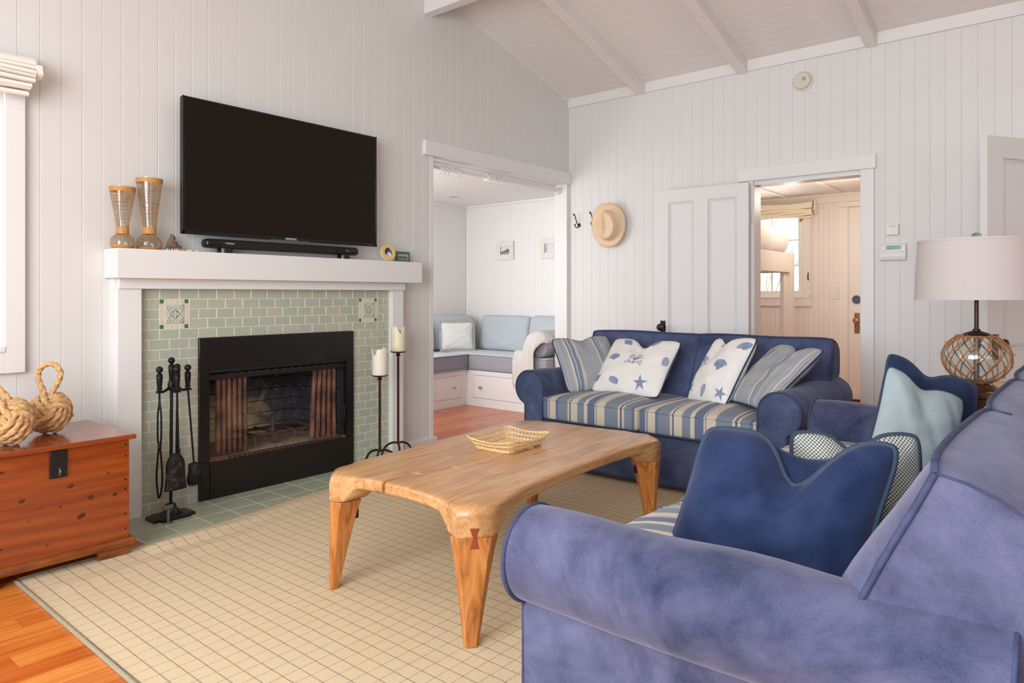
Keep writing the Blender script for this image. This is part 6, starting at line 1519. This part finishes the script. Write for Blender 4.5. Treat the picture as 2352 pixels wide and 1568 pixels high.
# local z 0 = 0.06 m above hearth
tt = tool('fire_tongs', 'black iron fire tongs hanging on the left of the tool stand', 200)
make('handle', handle_prof(B(), 0, 0, 0.615), 'tool_iron', tt)
for s_ in (1, -1):
    b = B().tube(smooth([(0, 0, 0.615), (0, 0, 0.55), (s_*0.006, -s_*0.007, 0.50), (s_*0.006, -s_*0.0075, 0.36), (s_*0.002, -s_*0.003, 0.325), (s_*0.006, -s_*0.007, 0.26), (s_*0.011, -s_*0.013, 0.16), (s_*0.005, -s_*0.006, 0.08), (-0.004, 0, 0.06)], 2), 0.0052, 8); make('arm', b, 'tool_iron', tt, ang=180)
make('rivet', B().cbox((0, 0, 0.335), 0.016, 0.012, 0.03), 'rust_iron', tt)
tt = tool('fire_shovel', 'black sooty fire shovel hanging at the front of the tool stand', -95)
make('handle', handle_prof(B(), 0, 0, 0.615), 'tool_iron', tt)
make('shaft', B().tube([(0, 0, 0.62), (0.010, 0.005, 0.30)], 0.0055, 8).tube([(0.010, 0.005, 0.31), (0.011, 0.005, 0.275)], 0.009, 8), 'tool_iron', tt)
def shv(a, c):
    w = 0.050*math.sqrt(max(0, 1-max(0, 1-c/0.38)**2)) if c < 0.38 else 0.050+0.009*((c-0.38)/0.62)**2; x = 0.004+(a*2-1)*w; z = 0.285-0.185*c; y = 0.004-0.020*(1-(a*2-1)**2)*0.8-0.012*c+0.014*abs(a*2-1)**3*(1-c)
    return Vector((x-0.010*c, y+0.010, z))
o = make('blade', B().grid(shv, 16, 18), 'shovel_iron', tt, ang=180); md = o.modifiers.new('th', 'SOLIDIFY'); md.thickness = 0.003
tt = tool('fire_brush', 'black bristle hearth brush hanging on the right of the tool stand', -20)
make('handle', handle_prof(B(), 0, 0, 0.615), 'tool_iron', tt)
make('shaft', B().tube([(0, 0, 0.62), (0.034, 0, 0.20)], 0.0055, 8), 'tool_iron', tt)
make('ferrule', B().lathe([(0.010, 0.212), (0.026, 0.206), (0.031, 0.198), (0.031, 0.155)], 20, (0.036, 0, 0)), 'shovel_iron', tt)
b = B(); rs = random.Random(8)
for k in range(260):
    a, q = rs.uniform(0, 6.28), math.sqrt(rs.random())*0.029; l = rs.uniform(0.05, 0.085); p = Vector((0.036+q*math.cos(a), q*math.sin(a), 0.165)); b.tube([p, p+Vector((q*math.cos(a)*0.3+rs.uniform(-.004, .004), q*math.sin(a)*0.3+rs.uniform(-.004, .004), -l*0.9))], 0.0016, 4)
b.lathe([(0.030, 0.165), (0.033, 0.13), (0.028, 0.098), (0.002, 0.092)], 14, (0.036, 0, 0)); o = make('bristles', b, 'bristle', tt); o['kind'] = 'stuff'
tt = tool('fire_poker', 'black iron poker hanging behind the shovel on the tool stand', 45)
make('handle', handle_prof(B(), 0, 0, 0.615), 'tool_iron', tt)
make('shaft', B().tube([(0, 0, 0.62), (-0.006, 0, 0.13), (-0.006, 0, 0.10)], [0.0055, 0.0055, 0.001], 8).tube(smooth([(-0.006, 0, 0.17), (0.012, 0, 0.155), (0.02, 0, 0.17), (0.02, 0, 0.185)], 2), 0.004, 8), 'tool_iron', tt)
t = thing('damper_key', 'short grey metal gas key standing in a floor plate before the tool stand', 'key', (1.629, 3.64, 0.001), R(5))
make('floor_plate', B().lathe([(0.026, 0), (0.026, 0.004), (0.021, 0.007), (0.01, 0.007)], 24, sy=0.8), 'bright_steel', t)
make('stem', B().tube([(0, 0, 0.005), (0.0, 0, 0.075)], 0.0085, 10), 'worn_steel', t)
make('grip', B().rbox((0, 0, 0.084), 0.027, 0.006, 0.012, 0.0058, 3, 3), 'worn_steel', t, ang=180)

# pillar candles on wrought stands
def stand(label, c, H_, rot):
    t = thing('candle_stand', label, 'candle stand', c, R(rot), 'wrought iron candle stands'); hr = 0.150
    make('stem', B().tube([(0, 0, hr-0.01), (0, 0, H_-0.008)], 0.0082, 12), 'bronze', t)
    make('collar', B().lathe([(0.010, H_-0.03), (0.016, H_-0.026), (0.016, H_-0.018), (0.010, H_-0.015), (0.013, H_-0.008)], 20), 'bronze', t)
    make('drip_pan', B().lathe([(0.012, H_-0.008), (0.045, H_-0.005), (0.055, H_+0.002), (0.056, H_+0.005), (0.054, H_+0.004), (0.044, H_-0.002), (0.002, H_-0.003)], 32), 'bronze', t)
    make('ring', B().tube([(0.011*math.cos(k*.524), 0.011*math.sin(k*.524), hr) for k in range(12)], 0.006, 8, True), 'bronze', t, ang=180)
    for k in range(3):
        a = R(120*k+90); u = Vector((math.cos(a), math.sin(a), 0))
        P = smooth([Vector((0, 0, hr-0.002)), u*0.035+Vector((0, 0, hr+0.002)), u*0.09+Vector((0, 0, hr-0.022)), u*0.122+Vector((0, 0, 0.07)), u*0.128+Vector((0, 0, 0.0))], 3); make('leg', B().tube(P, 0.0075, 8), 'bronze', t, ang=180)
    return t
def candle(label, c, r, H_, mat, notch, seed):
    t = thing('candle', label, 'candle', c); b = B(); n_ = 40; rings = []
    def rim(a): return H_*(1-0.20*math.exp(-((((a-notch+math.pi) % (2*math.pi))-math.pi)/0.42)**2))+0.006*math.sin(3*a+seed)+0.003*math.sin(7*a)
    for f in (0.0, 0.02, 0.25, 0.5, 0.75, 0.93): rings.append([(r*(0.985 if f == 0 else 1)*math.cos(6.2832*k/n_), r*(0.985 if f == 0 else 1)*math.sin(6.2832*k/n_), rim(6.2832*k/n_)*f) for k in range(n_)])
    for q, dz in ((1.0, -0.004), (0.97, 0.0), (0.90, 0.0), (0.86, -0.006), (0.80, -0.03), (0.4, -0.045), (0.02, -0.047)): rings.append([(r*q*math.cos(6.2832*k/n_), r*q*math.sin(6.2832*k/n_), (rim(6.2832*k/n_) if q > 0.82 else min(rim(6.2832*k/n_), H_*0.9) if q > 0.7 else H_*0.86)+dz) for k in range(n_)])
    b.loft(rings); make('wax', b, mat, t, ang=180)
    make('wick', B().tube([(0, 0, H_*0.80), (0.002, 0, H_*0.80+0.02)], 0.0012, 5), 'matte_black', t)
stand('shorter wrought iron candle stand in front of the tiled column', (2.975, 3.605, 0.001), 0.640, 10)
stand('taller wrought iron candle stand beside the white pilaster', (3.215, 3.70, 0.001), 0.775, 25)
va = math.atan2(-3.605, -2.975)
candle('off-white pillar candle on the shorter stand', (2.975, 3.605, 0.6395), 0.0505, 0.172, 'wax_pale', va+0.9*-1, 1)
candle('cream pillar candle on the taller stand', (3.215, 3.70, 0.7745), 0.0485, 0.172, 'wax_cream', va+0.35, 4)

# ================================================================ END TABLE AND LAMP
LX, LY = 3.90, 0.432; TZ = 0.725
t = thing('end_table', 'dark wooden end table in the corner between sofa and loveseat', 'table', (4.08, 0.52, 0.0))
make('top', B().box(3.80, 4.37, 0.14, 0.76, TZ-0.028, TZ), 'dark_wood', t, world=True, bev=0.004)
make('woven_inset', B().box(3.83, 4.34, 0.17, 0.73, TZ-0.001, TZ+0.0012), 'rattan', t, world=True)
make('apron', B().box(3.83, 4.34, 0.17, 0.73, TZ-0.10, TZ-0.028), 'dark_wood', t, world=True)
for x_ in (3.825, 4.31):
    for y_ in (0.165, 0.70): make('leg', B().box(x_, x_+0.035, y_, y_+0.035, 0.0105, TZ-0.028), 'dark_wood', t, world=True, bev=0.003)
t = thing('table_lamp', 'table lamp with a netted glass float base and a pale drum shade', 'lamp', (LX, LY, TZ+0.0012))
make('foot', B().lathe([(0.085, 0), (0.085, 0.012), (0.078, 0.02), (0.055, 0.026), (0.05, 0.034)], 32), 'dark_wood', t)
R0 = 0.137; zc = 0.034+0.115
P = []
for k in range(33):
    a = -math.pi/2+math.pi*k/32; P.append((max(0.03, R0*math.cos(a)), zc+0.118*math.sin(a)))
inner = [(max(0.02, r_-0.004), zc+(z-zc)*0.97) for r_, z in reversed(P)]
make('glass_float', B().lathe(P+inner, 40, cap0=False, cap1=False), 'float_glass', t, ang=180)
make('inner_rod', B().tube([(0, 0, 0.03), (0, 0, 0.28)], 0.011, 12), 'worn_steel', t)
make('cap', B().lathe([(0.062, zc+0.100), (0.055, zc+0.112), (0.03, zc+0.122), (0.016, zc+0.126), (0.016, zc+0.132), (0.012, zc+0.135)], 28), 'bronze', t)
make('neck', B().tube([(0, 0, zc+0.13), (0, 0, 0.70)], 0.009, 14), 'bronze', t)
b = B(); kb = B(); nn = 12
def sp(lat, lon): return Vector(((R0+0.003)*math.cos(lat)*math.cos(lon), (R0+0.003)*math.cos(lat)*math.sin(lon), zc+0.121*math.sin(lat)))
rows = [-1.15, -0.75, -0.32, 0.12, 0.54, 0.98]
for i in range(len(rows)-1):
    for k in range(nn):
        l0 = 2*math.pi*(k+0.5*(i % 2))/nn
        for s_ in (0.5, -0.5):
            l1 = l0+s_*2*math.pi/nn; b.tube([sp(rows[i]+(rows[i+1]-rows[i])*q/5, l0+(l1-l0)*q/5) for q in range(6)], 0.0028, 6, False, twist=700, lobe=0.2)
for i, la in enumerate(rows):
    for k in range(nn): kb.ball(sp(la, 2*math.pi*(k+0.5*(i % 2))/nn), 0.0062, 8)
for la in (rows[0], rows[-1]): b.tube([sp(la, k*math.pi/24) for k in range(48)], 0.0038, 6, True)
rs = random.Random(6)
for i, la in enumerate(rows):
    for k in range(nn):
        p = sp(la, 2*math.pi*(k+0.5*(i % 2))/nn); d = (p-Vector((0, 0, zc))).normalized(); kb.tube([p, p+d*0.010+Vector((rs.uniform(-.008, .008), rs.uniform(-.008, .008), rs.uniform(-.008, .008)))], 0.0016, 4)
make('rope_net', b, 'rope_brown', t, ang=180); o = make('net_knots', kb, 'rope_brown', t, ang=180)
RS0, RS1, zs0, zs1 = 0.252, 0.240, 0.419, 0.698
sh = make('shade', B().lathe([(RS0, zs0), (RS1, zs1), (RS1-0.002, zs1), (RS0-0.002, zs0), (RS0, zs0)], 64, cap0=False, cap1=False), 'lampshade', t, ang=60)
for z_, r_ in ((zs0, RS0), (zs1-0.012, RS1+0.0006)): make('trim_band', B().lathe([(r_-0.0005, z_), (r_+0.0015, z_), (r_+0.001, z_+0.012), (r_-0.0012, z_+0.012)], 64, cap0=False, cap1=False), 'lampshade', sh)
b = B()
for a in range(3): b.tube([(0, 0, zs1-0.01), (RS1*math.cos(a*2.094), RS1*math.sin(a*2.094), zs1-0.006)], 0.002, 6)
make('spider', b, 'bronze', t)
make('finial_base', B().lathe([(0.008, zs1-0.02), (0.016, zs1), (0.016, zs1+0.006), (0.012, zs1+0.01)], 16), 'bronze', t)
make('finial', B().ball((0, 0, zs1+0.021), 0.0205, 20, 0.62), 'glass_green', t, ang=180)
